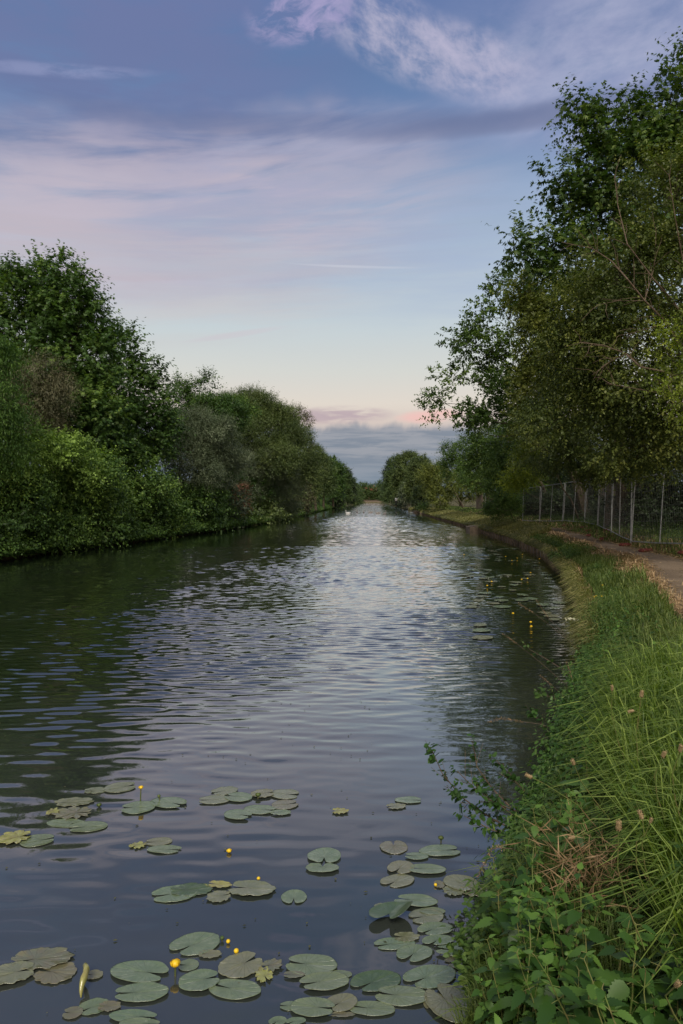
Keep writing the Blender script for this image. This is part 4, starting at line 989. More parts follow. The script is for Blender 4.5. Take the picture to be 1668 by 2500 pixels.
arch([(1085, 1700, .2), (1095, 1760, .2), (1130, 1810, .2), (1190, 1870, .1), (1290, 1940, 0)], 4.1, 'upright leafy shoot above the longest one', .045, group=SG)
arch([(1050, 1770, 0), (1110, 1830, 0), (1180, 1860, .1), (1290, 1930, 0)], 3.9, 'leafy shoot between the longest and the upright one', .05, group=SG)
arch([(1065, 1872, 0), (1130, 1905, 0), (1210, 1930, 0), (1300, 1970, 0)], 3.75, 'lowest leafy shoot close above the water', .05, group=SG)
arch([(1140, 1745, .2), (1190, 1800, .2), (1240, 1860, .1), (1330, 1930, 0)], 4.1, 'leafy shoot curving up at the bank side', .05, group=SG)
arch([(1180, 1790, .2), (1220, 1830, .2), (1280, 1880, .1), (1360, 1930, 0)], 4.0, 'dense leafy shoot nearest the bank', .055, group=SG, dens=26)
arch([(1150, 1850, .1), (1190, 1880, .1), (1260, 1910, .1), (1350, 1960, 0)], 3.8, 'dense dark shoot low at the bank side', .055, group=SG, dens=28)
arch([(1225, 1640, .6), (1260, 1680, .6), (1310, 1720, .5), (1380, 1770, .3)], 4.9, 'rounded leaved shoot over the water beyond the arching ones', .06, group=SG)
arch([(1240, 1590, .6), (1290, 1610, .6), (1350, 1640, .5), (1420, 1680, .3)], 5.6, 'bramble shoot with big round leaves over the dark reflection', .065, group=SG, mt='bramble')
arch([(1215, 1490, 1.0), (1250, 1510, .9), (1330, 1560, .6), (1400, 1600, .5)], 6.3, 'thin bramble shoot beside the far lily pads', .06, group=SG, mt='bramble', dens=9)
# dry stalks
def stalk(pts_px, Y, label, head_l=.10):
    P3 = [at(a, b, Y + dY) for a, b, dY in pts_px]
    root = empty('dry_grass_stalk', P3[-1], label, 'grass stalk', 'dry stalks leaning over the water')
    s_ = MB(); n = len(P3); s_.tube(P3, [.0012 + .0012 * i / (n - 1) for i in range(n)], 4); s_.build('stem', M['twig'], root, off=P3[-1])
    Bs = []; Ds = []; Ls = []
    tot = 0
    for i in range(n - 1):
        a, b = P3[i], P3[i + 1]; L = (b - a).length
        for k in range(int(min(L, max(0, head_l - tot)) * 260)):
            q = a.lerp(b, random.random() * min(1, (head_l - tot) / L)); Bs.append(tuple(q)); Ds.append(tuple(((a - b).normalized() + rvec() * .55).normalized())); Ls.append(.022)
        tot += L
        if tot > head_l: break
    P, D, N, L, T = shoots_to_leaves(np.array(Bs), np.array(Ds), np.array(Ls), 2, .014, .1, .0)
    V, Fs, k = leaves_geo(P, D, N, L, 'narrow', L * 1.4); link('seed_head', np_mesh('seed_head', V - np.array(P3[-1]), Fs, np.repeat(T, k)), M['straw'], root)
stalk([(1098, 2012, 0), (1115, 1975, 0), (1128, 1950, 0), (1140, 1945, 0), (1175, 1948, 0), (1260, 1990, .1), (1330, 2050, .1)], 3.0, 'bent dry grass stalk with a drooping tan seed head over the lily pads', .20)
stalk([(1190, 1385, 0), (1230, 1410, 0), (1275, 1445, 0), (1350, 1510, 0)], 8.4, 'thin dry stalk farthest out over the dark water', .22)
stalk([(1232, 1378, 0), (1260, 1420, 0), (1300, 1460, 0), (1360, 1510, 0)], 8.4, 'dry stalk just right of the farthest one', .25)
stalk([(1155, 1455, 0), (1190, 1480, 0), (1240, 1520, 0), (1320, 1590, 0)], 7.0, 'dry stalk leaning low over the middle of the dark reflection', .18)
stalk([(1240, 1550, 0), (1275, 1580, 0), (1310, 1615, 0), (1370, 1680, 0)], 5.8, 'short dry stalk above the round leaved bramble', .14)
stalk([(1125, 1655, 0), (1150, 1648, 0), (1190, 1655, 0), (1240, 1662, 0), (1330, 1690, 0)], 5.3, 'flat dry seed head lying out over the ripples', .28)
stalk([(1300, 1520, 0), (1310, 1545, 0), (1325, 1600, 0), (1350, 1680, 0)], 6.0, 'upright pale dry stalk at the bank edge', .16)
# dry tangle with bare earth
n = 420; cc = at(1350, 1985, 2.75)
P = np.array(cc)[None] + RNG.normal(size=(n, 3)) * np.array([.09, .10, .07]); D = nrm(RNG.normal(size=(n, 3)) + np.array([-.4, 0, -.3]))
V, Fs, k = leaves_geo(P, D, nrm(RNG.normal(size=(n, 3))), RNG.uniform(.05, .16, n), 'narrow', np.full(n, .02))
tag(link('dry_grass_tuft', np_mesh('dry_grass_tuft', V, Fs, np.repeat(RNG.random(n) * .7, k)), M['straw']), 'withered brown grass tuft by the bare earth in the foreground', 'dry grass')
m = MB(); a, b = at(1355, 2065, 2.35), at(1300, 2140, 2.2); m.tube(bent(a, b, 4, .05), [.008, .007, .006, .006, .004], 6)
tag(m.build('fallen_stick', M['twig']), 'broken brown stick beside the bare earth in the foreground', 'stick')

# ribwort heads
def plantain(hx, hy, Y, foot_px, label, hl=.036, tilt=None):
    h = at(hx, hy, Y); fp = at(foot_px[0], foot_px[1], Y + .1)
    root = empty('ribwort_flower', fp, label, 'seed head', 'brown ribwort heads on the bank')
    mid = h.lerp(fp, .5) + Vector((.04 * (1 if hx > foot_px[0] else -1), 0, .03))
    d = (h - mid).normalized() if tilt is None else Vector(tilt).normalized()
    s_ = MB(); c1 = h - d * .04
    pts = [fp, fp.lerp(mid, .6), mid.lerp(c1, .35), mid.lerp(c1, .8), h]; s_.tube(pts, [.0022, .002, .0017, .0015, .0015], 5); s_.build('stem', M['stem'], root, off=fp)
    hl *= .8; hd = MB(); r = hl * .20
    hd.tube([h, h + d * hl * .15, h + d * hl * .5, h + d * hl * .85, h + d * hl], [r * .5, r, r, r * .75, r * .2], 9)
    for _ in range(70):
        t = random.random(); u = rvec(); u -= d * u.dot(d); u.normalize(); p = h + d * hl * t + u * r * .9
        hd.tube([p, p + (u + d * .5).normalized() * r * .5], [r * .22, r * .08], 3)
    hd.build('seed_head', M['head'], root, off=fp)
for a in ((1405, 1585, 3.1, (1440, 1760), 'ribwort head standing highest on the left, above the nettles'), (1472, 1600, 3.0, (1480, 1850), 'ribwort head just right of the highest left one', .042),
          (1455, 1630, 3.0, (1500, 1780), 'ribwort head bent sideways under two upright ones', .035, (-1, 0, -.3)), (1521, 1738, 2.3, (1525, 1880), 'round ribwort head near the right edge'),
          (1560, 1725, 2.3, (1568, 1900), 'ribwort head cut by the right edge, mid height'), (1318, 1755, 2.6, (1400, 1880), 'ribwort head leaning left over the shrub'),
          (1222, 1785, 2.7, (1330, 1850), 'ribwort head leaning farthest out to the water', .04, (-1, 0, .5)), (1420, 1905, 1.75, (1480, 2180), 'large ribwort head in the middle of the foreground grass'),
          (1475, 1880, 2.0, (1480, 2050), 'ribwort head upper left of a pair in the long grass', .036, (-.4, 0, 1)), (1492, 1888, 2.1, (1500, 2050), 'small ribwort head right of the pair', .025),
          (1320, 1920, 2.2, (1400, 1880), 'short ribwort head drooping above the dry tangle', .028, (-1, 0, -.3)), (1552, 2262, 1.35, (1580, 2380), 'pale ribwort head at the bottom right corner', .026)):
    plantain(*a)
# buttercups and an umbel on the bank
def flower5(name, p, label, mt, r, group, stem_to=None, cat='flower'):
    p = Vector(p); ft = Vector(stem_to) if stem_to is not None else p - Vector((0, 0, .25))
    root = empty(name, ft, label, cat, group)
    s_ = MB(); s_.tube([ft, ft.lerp(p, .6) + Vector((.01, 0, 0)), p], .0016, 4); s_.build('stem', M['stem'], root, off=ft)
    c = MB()
    for k in range(5):
        a = k * 2 * math.pi / 5; u = Vector((math.cos(a), math.sin(a), 0)); v = Vector((-math.sin(a), math.cos(a), 0))
        q = [p, p + u * r * .6 + v * r * .42 + Vector((0, 0, r * .25)), p + u * r + v * r * .25 + Vector((0, 0, r * .6)), p + u * r - v * r * .25 + Vector((0, 0, r * .6)), p + u * r * .6 - v * r * .42 + Vector((0, 0, r * .25))]
        c.add(q, [(0, 1, 2, 3, 4)])
    c.tube([p, p + Vector((0, 0, r * .35))], [r * .2, r * .15], 6)
    c.build('petals', M[mt], root, off=ft)
for a, b, lb in ((1093 / 1, 0, ''),): pass
for (zx, zy), lb in zip(((1025, 358), (970, 437), (1020, 432), (982, 430)), ('yellow buttercup alone above the others on the verge', 'leftmost yellow buttercup on the verge', 'rightmost yellow buttercup on the verge', 'middle yellow buttercup on the verge')):
    dx, dy = (1100 + zx * .3622) / 1.0638, (1300 + zy * .3622) / 1.0638
    flower5('buttercup', gp(dx, dy, .78), lb, 'buttercup', .014, 'buttercups on the verge')
def umbel(dx, dy, Y, lab):
    p = at(dx, dy, Y); ft = p - Vector((0, 0, .45)); root = empty('white_umbel', ft, lab, 'flower')
    s_ = MB(); s_.tube([ft, p - Vector((0, 0, .06))], .003, 5); c = MB()
    for k in range(14):
        a = k * 2.4; rr = .012 * k ** .8; q = p + Vector((math.cos(a) * rr, math.sin(a) * rr, -.02 * (k / 14))); s_.tube([p - Vector((0, 0, .06)), q], .001, 3)
        for j in range(5):
            w = q + rvec() * .012; c.box(w, (.009, .009, .006))
    s_.build('stem', M['stem'], root, off=ft); c.build('petals', M['umbel'], root, off=ft)
umbel(1235, 1193, 26, 'white flower head at the path side of the bend'); umbel(1090 + 220, 1419, 9.5, 'cream flower head lying in the verge weeds')

# ------------------------------------------------------------------ lily pads
def pad_mat(name, c1, c2, vein, rough=.24):
    m, q, out = mat(name)
    uv = q.n('ShaderNodeUVMap').outputs[0]
    s_ = q.n('ShaderNodeSeparateXYZ'); q.t.links.new(uv, s_.inputs[0])
    ang = q.m('ARCTAN2', s_.outputs[1], s_.outputs[0]); rad = q.m('SQRT', q.m('ADD', q.m('MULTIPLY', s_.outputs[0], s_.outputs[0]), q.m('MULTIPLY', s_.outputs[1], s_.outputs[1])))
    w = q.m('ADD', q.m('MULTIPLY', ang, 19.0), q.m('MULTIPLY', q.noise(uv, 4, 2), 2.2))
    vn = q.range(q.m('SINE', w), .80, 1.0)
    oi = q.n('ShaderNodeObjectInfo').outputs['Random']
    pos = q.n('ShaderNodeNewGeometry').outputs['Position']
    blot = q.range(q.noise(pos, 26, 5, .65), .40, .68)
    fine = q.noise(pos, 120, 4, .7)
    c = q.mix(blot, (*c1, 1), (*c2, 1))
    c = q.mix(q.m('MULTIPLY', oi, .45), c, (c1[0] * 1.3, c1[1] * .95, c1[2] * .8, 1))
    c = q.mix(q.m('MULTIPLY', vn, .22), c, (*vein, 1))
    c = q.mix(q.range(fine, .66, .78, 0, .55), c, (.10, .07, .035, 1))
    hgt = q.m('ADD', q.m('MULTIPLY', vn, -.5), q.m('MULTIPLY', q.noise(pos, 30, 3), 1.0))
    p = principled(q, c, rough, .8, normal=bump(q, hgt, .003)); p.inputs['Coat Weight'].default_value = .5; p.inputs['Coat Roughness'].default_value = .18
    q.t.links.new(p.outputs[0], out.inputs[0]); return m
PM = {'g': pad_mat('lily_pad_green', (.110, .160, .092), (.155, .205, .125), (.22, .27, .17)),
      'o': pad_mat('lily_pad_olive', (.135, .155, .090), (.175, .185, .115), (.21, .22, .15)),
      'b': pad_mat('lily_pad_brown', (.125, .138, .085), (.138, .128, .080), (.18, .17, .12)),
      'y': pad_mat('lily_pad_yellow', (.28, .30, .085), (.16, .15, .06), (.36, .36, .15)),
      'd': pad_mat('lily_pad_dark', (.045, .085, .035), (.065, .110, .045), (.10, .15, .07), .35)}
def pad_geo(rot, seed, tat=0.0, notch=.16, lift=None):
    rng = random.Random(seed); px, V, UV = -.10 + rng.uniform(-.03, .03), [], []
    rings = [0, .22, .45, .68, .86, .96, 1.0]; S = 52; A = .5; Bq = .40 + rng.uniform(-.02, .03)
    ph = [rng.uniform(0, 6.28) for _ in range(6)]
    amp = rng.uniform(.5, 1.3)
    for ri, t in enumerate(rings):
        for k in range(S + 1):
            th = -(math.pi - notch) + 2 * (math.pi - notch) * k / S
            c, s_ = math.cos(th), math.sin(th)
            # distance from the leaf's stalk point to the ellipse
            a_ = c * c / (A * A) + s_ * s_ / (Bq * Bq); b_ = 2 * px * c / (A * A); c_ = px * px / (A * A) - 1
            r = (-b_ + math.sqrt(b_ * b_ - 4 * a_ * c_)) / (2 * a_)
            e = (math.pi - notch - abs(th)); r *= 1 - .30 * math.exp(-(e / .13) ** 1.0)
            r *= 1 + .012 * math.sin(3 * th + ph[0]) + .010 * math.sin(7 * th + ph[1]) + tat * (.10 * math.sin(11 * th + ph[2]) + .08 * math.sin(23 * th + ph[3]) * (ri > 3))
            x, y = px + r * t * c, r * t * s_
            z = amp * (.010 * math.sin(2 * th + ph[4]) * t * t + .006 * math.sin(5 * th + ph[5]) * t ** 3)
            z -= .014 * math.exp(-(y / .03) ** 2) * (x > px) * (1 - t * .5)
            if t > .9: z += .010 * (t - .86) / .14
            if tat: z += tat * .03 * math.sin(9 * th + ph[2]) * t ** 3
            if lift:
                q = max(0, lift[0] * x + lift[1] * y + lift[3]); z += lift[2] * q * q
            V.append((x, y, z)); UV.append((x - px, y))
    n = S + 1
    Fs = [(i * n + k, (i + 1) * n + k, (i + 1) * n + k + 1, i * n + k + 1) for i in range(len(rings) - 1) for k in range(S)]
    # rim thickness
    b = len(V); top = (len(rings) - 1) * n
    for k in range(n): x, y, z = V[top + k]; V.append((x * .995, y * .995, z - .012)); UV.append(UV[top + k])
    Fs += [(top + k, b + k, b + k + 1, top + k + 1) for k in range(S)]
    V = np.array(V); cr, sr = math.cos(rot), math.sin(rot)
    X = V[:, 0] * cr - V[:, 1] * sr; Yq = V[:, 0] * sr + V[:, 1] * cr
    sx_, sy_ = X.max() - X.min(), Yq.max() - Yq.min()
    X = (X - (X.max() + X.min()) / 2) / sx_; Yq = (Yq - (Yq.max() + Yq.min()) / 2) / sy_
    return np.stack([X, Yq, V[:, 2]], 1), Fs, UV
pad_i = 0
def pad(cx, cy, w, h, frame, kind, rot, label, tat=0.0, z=None, lift=None, notch=.16):
    global pad_i
    sc_, ox, oy = {5: (.5319, 0, 1880), 6: (.3827, 700, 1880), 7: (.3941, 1050, 1750)}[frame]
    dx, dy = (ox + cx * sc_) / 1.0638, (oy + cy * sc_) / 1.0638
    zz = .003 + .0018 * (pad_i % 5) if z is None else z
    p = gp(dx, dy, zz); W = w * sc_ / F * p.y; top = gp(dx, (oy + (cy - h / 2) * sc_) / 1.0638, zz); bot = gp(dx, (oy + (cy + h / 2) * sc_) / 1.0638, zz)
    Hh = top.y - bot.y; cy_ = (top.y + bot.y) / 2
    V, Fs, UV = pad_geo(R(rot), 100 + pad_i, tat, notch, lift)
    sz = (W * Hh) ** .5
    V = V * np.array([W, Hh, sz])
    me = np_mesh('lily_pad', V, Fs, smooth=True)
    ul = me.uv_layers.new(name='UVMap'); uvs = np.array(UV)[np.array(Fs).ravel()]; ul.data.foreach_set('uv', uvs.astype(np.float32).ravel())
    o = link('lily_pad', me, PM[kind]); o.location = (p.x * cy_ / p.y, cy_, zz + sz * .012); pad_i += 1
    tag(o, label, 'lily pad', 'lily pads floating in the foreground')
    return o
PADS5 = [
 (440, 95, 110, 30, 'o', 10, 'thin olive pad half under the pad left of the tall yellow bud', .3), (553, 80, 142, 50, 'o', 200, 'round olive pad left of and above the tall yellow bud', 0),
 (340, 148, 185, 42, 'o', 20, 'top pad of the tattered cluster at the left', .4), (330, 200, 185, 60, 'b', 190, 'torn brownish pad in the middle of the left cluster', 1.0), (245, 190, 60, 34, 'y', 90, 'yellowing scrap of pad on the left of the torn brownish pad', 1.0),
 (305, 245, 185, 40, 'g', 160, 'left one of the two pads closing the tattered left cluster', 0), (402, 262, 180, 50, 'g', 20, 'right one of the two pads closing the tattered left cluster', 0),
 (635, 173, 155, 58, 'g', 10, 'pad at the foot of the tall yellow bud', 0), (775, 150, 170, 50, 'g', 150, 'pad with a curled green lobe right of the tall yellow bud', 0),
 (65, 310, 160, 66, 'y', 200, 'yellow streaked curled pad at the left edge', .8), (174, 325, 150, 60, 'g', 200, 'round green pad beside the yellow streaked one', 0),
 (1030, 97, 125, 40, 'o', 30, 'pale topmost pad of the upper middle cluster', .3), (985, 137, 145, 40, 'o', 10, 'leftmost pad of the upper middle cluster', 0), (1095, 125, 130, 42, 'g', 340, 'green pad in the centre of the upper middle cluster', 0),
 (1205, 108, 110, 40, 'o', 190, 'pad behind the dark bud in the upper middle cluster', .3), (1303, 112, 140, 45, 'o', 170, 'upper right pad of the upper middle cluster', 0), (1310, 160, 125, 45, 'b', 200, 'brown rimmed pad at the right of the upper middle cluster', .1),
 (1192, 183, 150, 42, 'g', 170, 'lower green pad of the upper middle cluster', 0), (1290, 195, 95, 25, 'g', 0, 'sliver of pad under the brown rimmed one', .3), (1093, 205, 130, 45, 'g', 160, 'lowest pad of the upper middle cluster', 0),
 (730, 330, 122, 38, 'o', 10, 'upper pad of the small trio in the left middle', 0), (753, 365, 160, 38, 'g', 170, 'lower pad of the small trio in the left middle', 0), (632, 345, 85, 32, 'y', 60, 'tattered pale leaf left of the small trio', 1.0),
 (1488, 392, 155, 68, 'g', 90, 'heart shaped pad with its notch facing down, at the centre', 0), (1480, 450, 158, 42, 'g', 270, 'lower pad touching the heart shaped one at the centre', .2),
 (800, 570, 212, 80, 'g', 20, 'left pad of the long central cluster', .1), (880, 550, 200, 62, 'd', 10, 'wavy darker pad on top in the long central cluster', .4), (1005, 580, 115, 55, 'o', 200, 'small nibbled pad in the long central cluster', .5),
 (1003, 525, 130, 32, 'y', 340, 'yellow folded leaf above the nibbled small pad', .5), (1158, 545, 225, 72, 'o', 350, 'right pad of the long central cluster', .3), (1350, 583, 120, 62, 'g', 90, 'small bright round pad floating alone', 0),
 (895, 800, 230, 108, 'g', 50, 'large green pad with two small buds at its right tip', .1), (965, 845, 110, 40, 'o', 0, 'half sunk pad under the large green pad with two buds', .5),
 (195, 868, 290, 110, 'b', 20, 'large brown mottled pad at the left edge', .5), (50, 935, 220, 112, 'o', 200, 'olive pad at the very left edge of the bottom group', .4), (255, 930, 195, 110, 'b', 350, 'mottled pad beside the rolled yellow leaf', .4),
 (435, 940, 80, 45, 'o', 0, 'small olive pad right of the rolled yellow leaf', .3),
 (640, 926, 275, 105, 'g', 160, 'long green pad left of the big yellow flower', 0), (650, 1022, 250, 90, 'g', 10, 'green pad below and left of the big yellow flower', .1), (915, 967, 190, 100, 'g', 200, 'green pad right of the big yellow flower', .1),
 (868, 896, 92, 55, 'g', 0, 'small pad just above and right of the big yellow flower', 0), (1080, 1008, 245, 95, 'g', 340, 'shiny green pad below the brownish round one', 0), (1105, 897, 205, 125, 'o', 220, 'brownish round pad in the bottom middle', .2),
 (1212, 940, 90, 75, 'y', 120, 'torn yellow leaf beside the brownish round pad', .9), (1250, 895, 110, 60, 'b', 20, 'eaten brown scrap between two big bottom pads', 1.0), (430, 1088, 145, 80, 'g', 40, 'pad with a yellow curl at the bottom left', .2), (335, 1115, 90, 60, 'b', 0, 'brown pad half hidden at the bottom left', .2),
 (505, 1085, 110, 50, 'b', 0, 'dark brown pad behind the one with the yellow curl', .4), (610, 1130, 225, 60, 'g', 160, 'long pad on the bottom edge, left of centre', 0), (640, 1165, 190, 50, 'g', 170, 'pad cut by the bottom edge, left of centre', 0), (1275, 1152, 85, 42, 'g', 60, 'left of two small pads cut by the bottom edge', 0),
]
for a in PADS5: pad(a[0], a[1], a[2], a[3], 5, a[4], a[5], a[6], a[7])
PADS6 = [
 (775, 192, 172, 42, 'g', 175, 'lone green pad far up, right of centre', 0), (700, 232, 130, 38, 'o', 10, 'tattered pad under the lone one right of centre', .6),
 (345, 262, 110, 40, 'y', 0, 'pale scrap of leaf floating alone in open water', .9), (1312, 190, 110, 34, 'g', 0, 'pad glimpsed behind the arching shoots', 0),
 (683, 495, 182, 84, 'b', 270, 'brown edged heart shaped pad right of centre', .15), (975, 516, 268, 74, 'g', 190, 'long pointed pad below the dark bud', 0), (830, 550, 152, 45, 'g', 350, 'narrow pad between the brown heart and the long pointed one', 0),
 (728, 622, 180, 84, 'o', 60, 'olive pad left of the slim pale green one', .1), (900, 632, 240, 62, 'g', 350, 'slim pale green pad right of the olive one', 0), (707, 707, 226, 84, 'o', 50, 'brownish pad with its notch at the upper right', 0),
 (975, 730, 70, 50, 'b', 0, 'small brown pad at the left of the round notched one', .4), (1070, 770, 150, 66, 'o', 0, 'torn pad lying under the round notched one', .7), (1230, 770, 240, 80, 'o', 10, 'half sunk torn pads right of the round notched one', .7),
 (1117, 723, 232, 105, 'o', 120, 'round pad with an upward notch where the dry seed head droops', 0), (1370, 692, 215, 88, 'd', 170, 'dull pad right of the drooping seed head', .1), (1475, 576, 190, 62, 'o', 0, 'dull pad behind the open yellow flower', .1),
 (1545, 645, 120, 80, 'd', 0, 'dark pad beneath the bank plants by the yellow flower', 0), (1520, 812, 150, 95, 'o', 150, 'olive pad by the bank below the yellow bud', .1),
 (825, 834, 285, 80, 'g', 340, 'pad just above the upturned dark leaf', .05), (890, 935, 230, 100, 'o', 20, 'olive pad right of the upturned dark leaf', .1), (930, 900, 170, 45, 'g', 350, 'thin pad edge between two pads right of the upturned leaf', 0),
 (610, 880, 110, 60, 'o', 180, 'pad tip behind the upturned dark leaf', .2), (948, 1014, 236, 86, 'g', 40, 'green pad with a folded tip, first below the olive one', .05), (965, 1086, 212, 66, 'g', 60, 'bright folded pad, second below the olive one', .1), (690, 1110, 272, 80, 'g', 20, 'pale pad left of the one with water drops', .1),
 (770, 1065, 170, 65, 'o', 0, 'nibbled olive pad above the one with water drops', .6), (816, 1169, 238, 112, 'g', 60, 'pad carrying water drops', 0), (1228, 1042, 222, 105, 'o', 0, 'round spotted pad beside the black reflections', .15),
 (1140, 1153, 385, 86, 'g', 350, 'very long pad reaching under the bank plants', 0), (1165, 1226, 320, 112, 'b', 10, 'brown mottled pad overlapping the very long one', .15), (912, 1320, 352, 150, 'g', 40, 'big light green pad with its notch at the upper right', .05),
 (160, 1245, 335, 140, 'g', 350, 'big pad with a red brown chewed tip', .05), (50, 1305, 140, 45, 'b', 0, 'brown pad edge beneath the one with the chewed tip', .3), (240, 1350, 325, 120, 'g', 20, 'pad left of the large shiny one in the bottom row', .05), (345, 1305, 150, 55, 'g', 0, 'pad tip behind two large bottom pads', .1),
 (568, 1350, 335, 140, 'd', 45, 'large shiny green pad with a dark notch at the bottom centre', 0), (733, 1441, 345, 132, 'g', 350, 'green pad below the large shiny one', 0), (350, 1485, 210, 118, 'o', 40, 'pad tucked behind the bottom left one with a dead leaf', 0),
 (165, 1515, 292, 124, 'g', 170, 'pad with a small dead leaf on it at the bottom', .05), (30, 1505, 150, 60, 'g', 0, 'narrow pad left of the one with the dead leaf', 0), (546, 1525, 298, 96, 'g', 340, 'olive green pad in the bottom row, centre right', 0), (60, 1602, 130, 52, 'g', 40, 'small pad cut by the bottom edge at the centre', 0),
 (1160, 1440, 240, 185, 'b', 200, 'broad brown pad tucked under the bank plants at the bottom', .05), (1030, 1490, 300, 250, 'o', 300, 'largest olive pad at the bottom right', .1), (940, 1480, 142, 120, 'o', 60, 'small pad resting on the largest olive one', .0),
 (360, 1560, 165, 36, 'b', 0, 'pale sunken pad at the bottom', .5),
 (1395, 1360, 230, 120, 'g', 30, 'green pad glimpsed through the nettles at the bottom', 0),
 (1390, 940, 180, 90, 'o', 30, 'dull pad under the nettle leaves by the bank', .1),
]
for a in PADS6: pad(a[0], a[1], a[2], a[3], 6, a[4], a[5], a[6], a[7])
# upturned dark leaf, its near edge rearing out of the water
pad(665, 905, 285, 120, 6, 'd', 70, 'dark green upturned leaf with its underside in shadow', .0, z=.035, lift=(0, -1, 1.8, 0.0), notch=.35)
n = 260; X = RNG.uniform(-3.2, 1.6, n) ; Y = RNG.uniform(2.6, 7.5, n)
ok = X < edgeR(Y) - .05; X, Y = X[ok], Y[ok]; n = len(X)
V, Fs, k = leaves_geo(np.stack([X, Y, np.full(n, .006)], 1), nrm(np.stack([RNG.normal(size=n), RNG.normal(size=n), np.zeros(n)], 1)), np.tile([0, 0, 1.0], (n, 1)), RNG.uniform(.006, .028, n), 'rhomb', None)
tag(link('floating_debris', np_mesh('floating_debris', V, Fs, np.repeat(RNG.random(n) * .6, k)), M['brown']), 'specks of leaf litter floating on the near water', 'leaf litter', None, 'stuff')
# rolled yellow leaf
m = MB(); a, b = gp(240 * 0 + (385 * .5319) / 1.0638, (1880 + 895 * .5319) / 1.0638, .05), gp((385 * .5319) / 1.0638, (1880 + 1045 * .5319) / 1.0638, .01)
pts = [a.lerp(b, t) + Vector((.012 * math.sin(t * 5), 0, .03 * math.sin(t * math.pi))) for t in [i / 8 for i in range(9)]]
m.tube(pts, [.006, .015, .017, .020, .017, .021, .016, .012, .004], 12, flat=.7)
tag(m.build('rolled_leaf', PM['y'], smooth=True), 'rolled up yellowish leaf standing out of the water at bottom left', 'leaf')
# small far pads
fp_me = []
for s_ in range(4):
    V, Fs, UV = pad_geo(s_, 500 + s_); V = V * np.array([.30, .24, .25]); me = np_mesh('lily_pad', V, Fs, smooth=True)
    ul = me.uv_layers.new(name='UVMap'); ul.data.foreach_set('uv', np.array(UV)[np.array(Fs).ravel()].astype(np.float32).ravel()); me.materials.append(PM['g' if s_ % 2 else 'o']); fp_me.append(me)
cnt = 0; FP = []
for _ in range(6000):
    if cnt >= 80: break
    y = random.uniform(10.2, 29); e = float(edgeR(y)); x = e - random.uniform(.25, .25 + min(3.4, 1.2 + (y - 9) * .17))
    if patch(x * 2, y * .8, 1, 1) < .42: continue
    if any((x - a) ** 2 + (y - b) ** 2 < .10 for a, b in FP): continue
    FP.append((x, y)); o = bpy.data.objects.new('lily_pad', fp_me[cnt % 4]); COL.objects.link(o); o.location = (x, y, .02); o.rotation_euler = (0, 0, random.uniform(0, 6.28)); s_ = random.uniform(.7, 1.2); o.scale = (s_, s_, s_)
    tag(o, 'small pad in the scattered beds by the bank in the middle distance', 'lily pad', 'small pads in the middle distance'); cnt += 1

def lily(p, h, r, label, mt='yellow', group='yellow water lily flowers', lean=0.0):
    p = Vector(p); root = empty('water_lily', (p.x, p.y, 0), label, 'flower', group)
    s_ = MB(); top = Vector((lean, 0, h)); s_.tube([(0, 0, -.02), (lean * .3, 0, h * .5), top], [.005, .0045, .004], 6) if r > .012 else s_.tube([(0, 0, -.02), top], .004, 5)
    s_.build('stalk', M['stalk'], root)
    b = MB(); n = 10
    b.tube([top - Vector((0, 0, r * .5)), top - Vector((0, 0, r * .1)), top + Vector((0, 0, r * .5)), top + Vector((0, 0, r * .95)), top + Vector((0, 0, r * 1.15))], [r * .45, r * .9, r, r * .75, r * .25], n)
    bd = b.build('bud', M[mt], root, smooth=True)
    if r > .012:
        c = MB()
        for k in range(5):
            a = k * 1.2566; u = Vector((math.cos(a), math.sin(a), 0)); v = Vector((-math.sin(a), math.cos(a), 0)); q = []
            for t, rr, ww in ((0, .35, .25), (.45, 1.05, .62), (.9, 1.12, .62), (1.2, .92, .35)):
                q += [top + u * r * rr - v * r * ww + Vector((0, 0, r * (t - .3))), top + u * r * (rr + .12) + Vector((0, 0, r * (t - .32))), top + u * r * rr + v * r * ww + Vector((0, 0, r * (t - .3)))]
            c.add(q, [(i * 3 + j, i * 3 + j + 1, i * 3 + j + 4, i * 3 + j + 3) for i in range(3) for j in range(2)])
        c.build('petals', M[mt], root, smooth=True)
def z5(x, y): return gp((x * .5319) / 1.0638, (1880 + y * .5319) / 1.0638)
def z6(x, y): return gp((700 + x * .3827) / 1.0638, (1880 + y * .3827) / 1.0638)
def z8(x, y): return gp((1100 + x * .3622) / 1.0638, (1300 + y * .3622) / 1.0638)
lily(z5(645, 145), .095, .0135, 'yellow bud held up on a tall straight stalk', lean=.004)
lily(z5(805, 945), .050, .018, 'big open yellow flower among dark stems at the bottom left')
lily(z6(1413, 612), .012, .022, 'open yellow flower floating near the bank')
lily(z6(1465, 760), .01, .014, 'small yellow bud by the bank below the open flower')
lily(z5(1052, 380), .008, .013, 'yellow brown bud alone between two pads in open water')
lily(z5(455, 170), .010, .014, 'round dark green bud right of the tattered left cluster', 'budgreen')
lily(z6(985, 460), .022, .014, 'dark bud poking up above the long pointed pad', 'budgreen')
lily(z5(1020, 785), .012, .010, 'left of two tiny buds at the tip of the large green pad', 'budgreen'); lily(z5(1048, 797), .008, .010, 'right of two tiny buds at the tip of the large green pad')
lily(z5(1085, 842), .008, .012, 'small yellow bud behind the brownish round pad'); lily(z5(1185, 130), .02, .016, 'dark round bud in the upper middle cluster', 'budgreen'); lily(z6(950, 742), .006, .009, 'tiny orange bud left of the round notched pad')
lily(z5(1187, 505), .006, .010, 'tiny brown bud above the long central cluster')
lily(z5(738, 145), .035, .012, 'green curled bud on the pad right of the tall yellow bud', 'budgreen', lean=-.012)
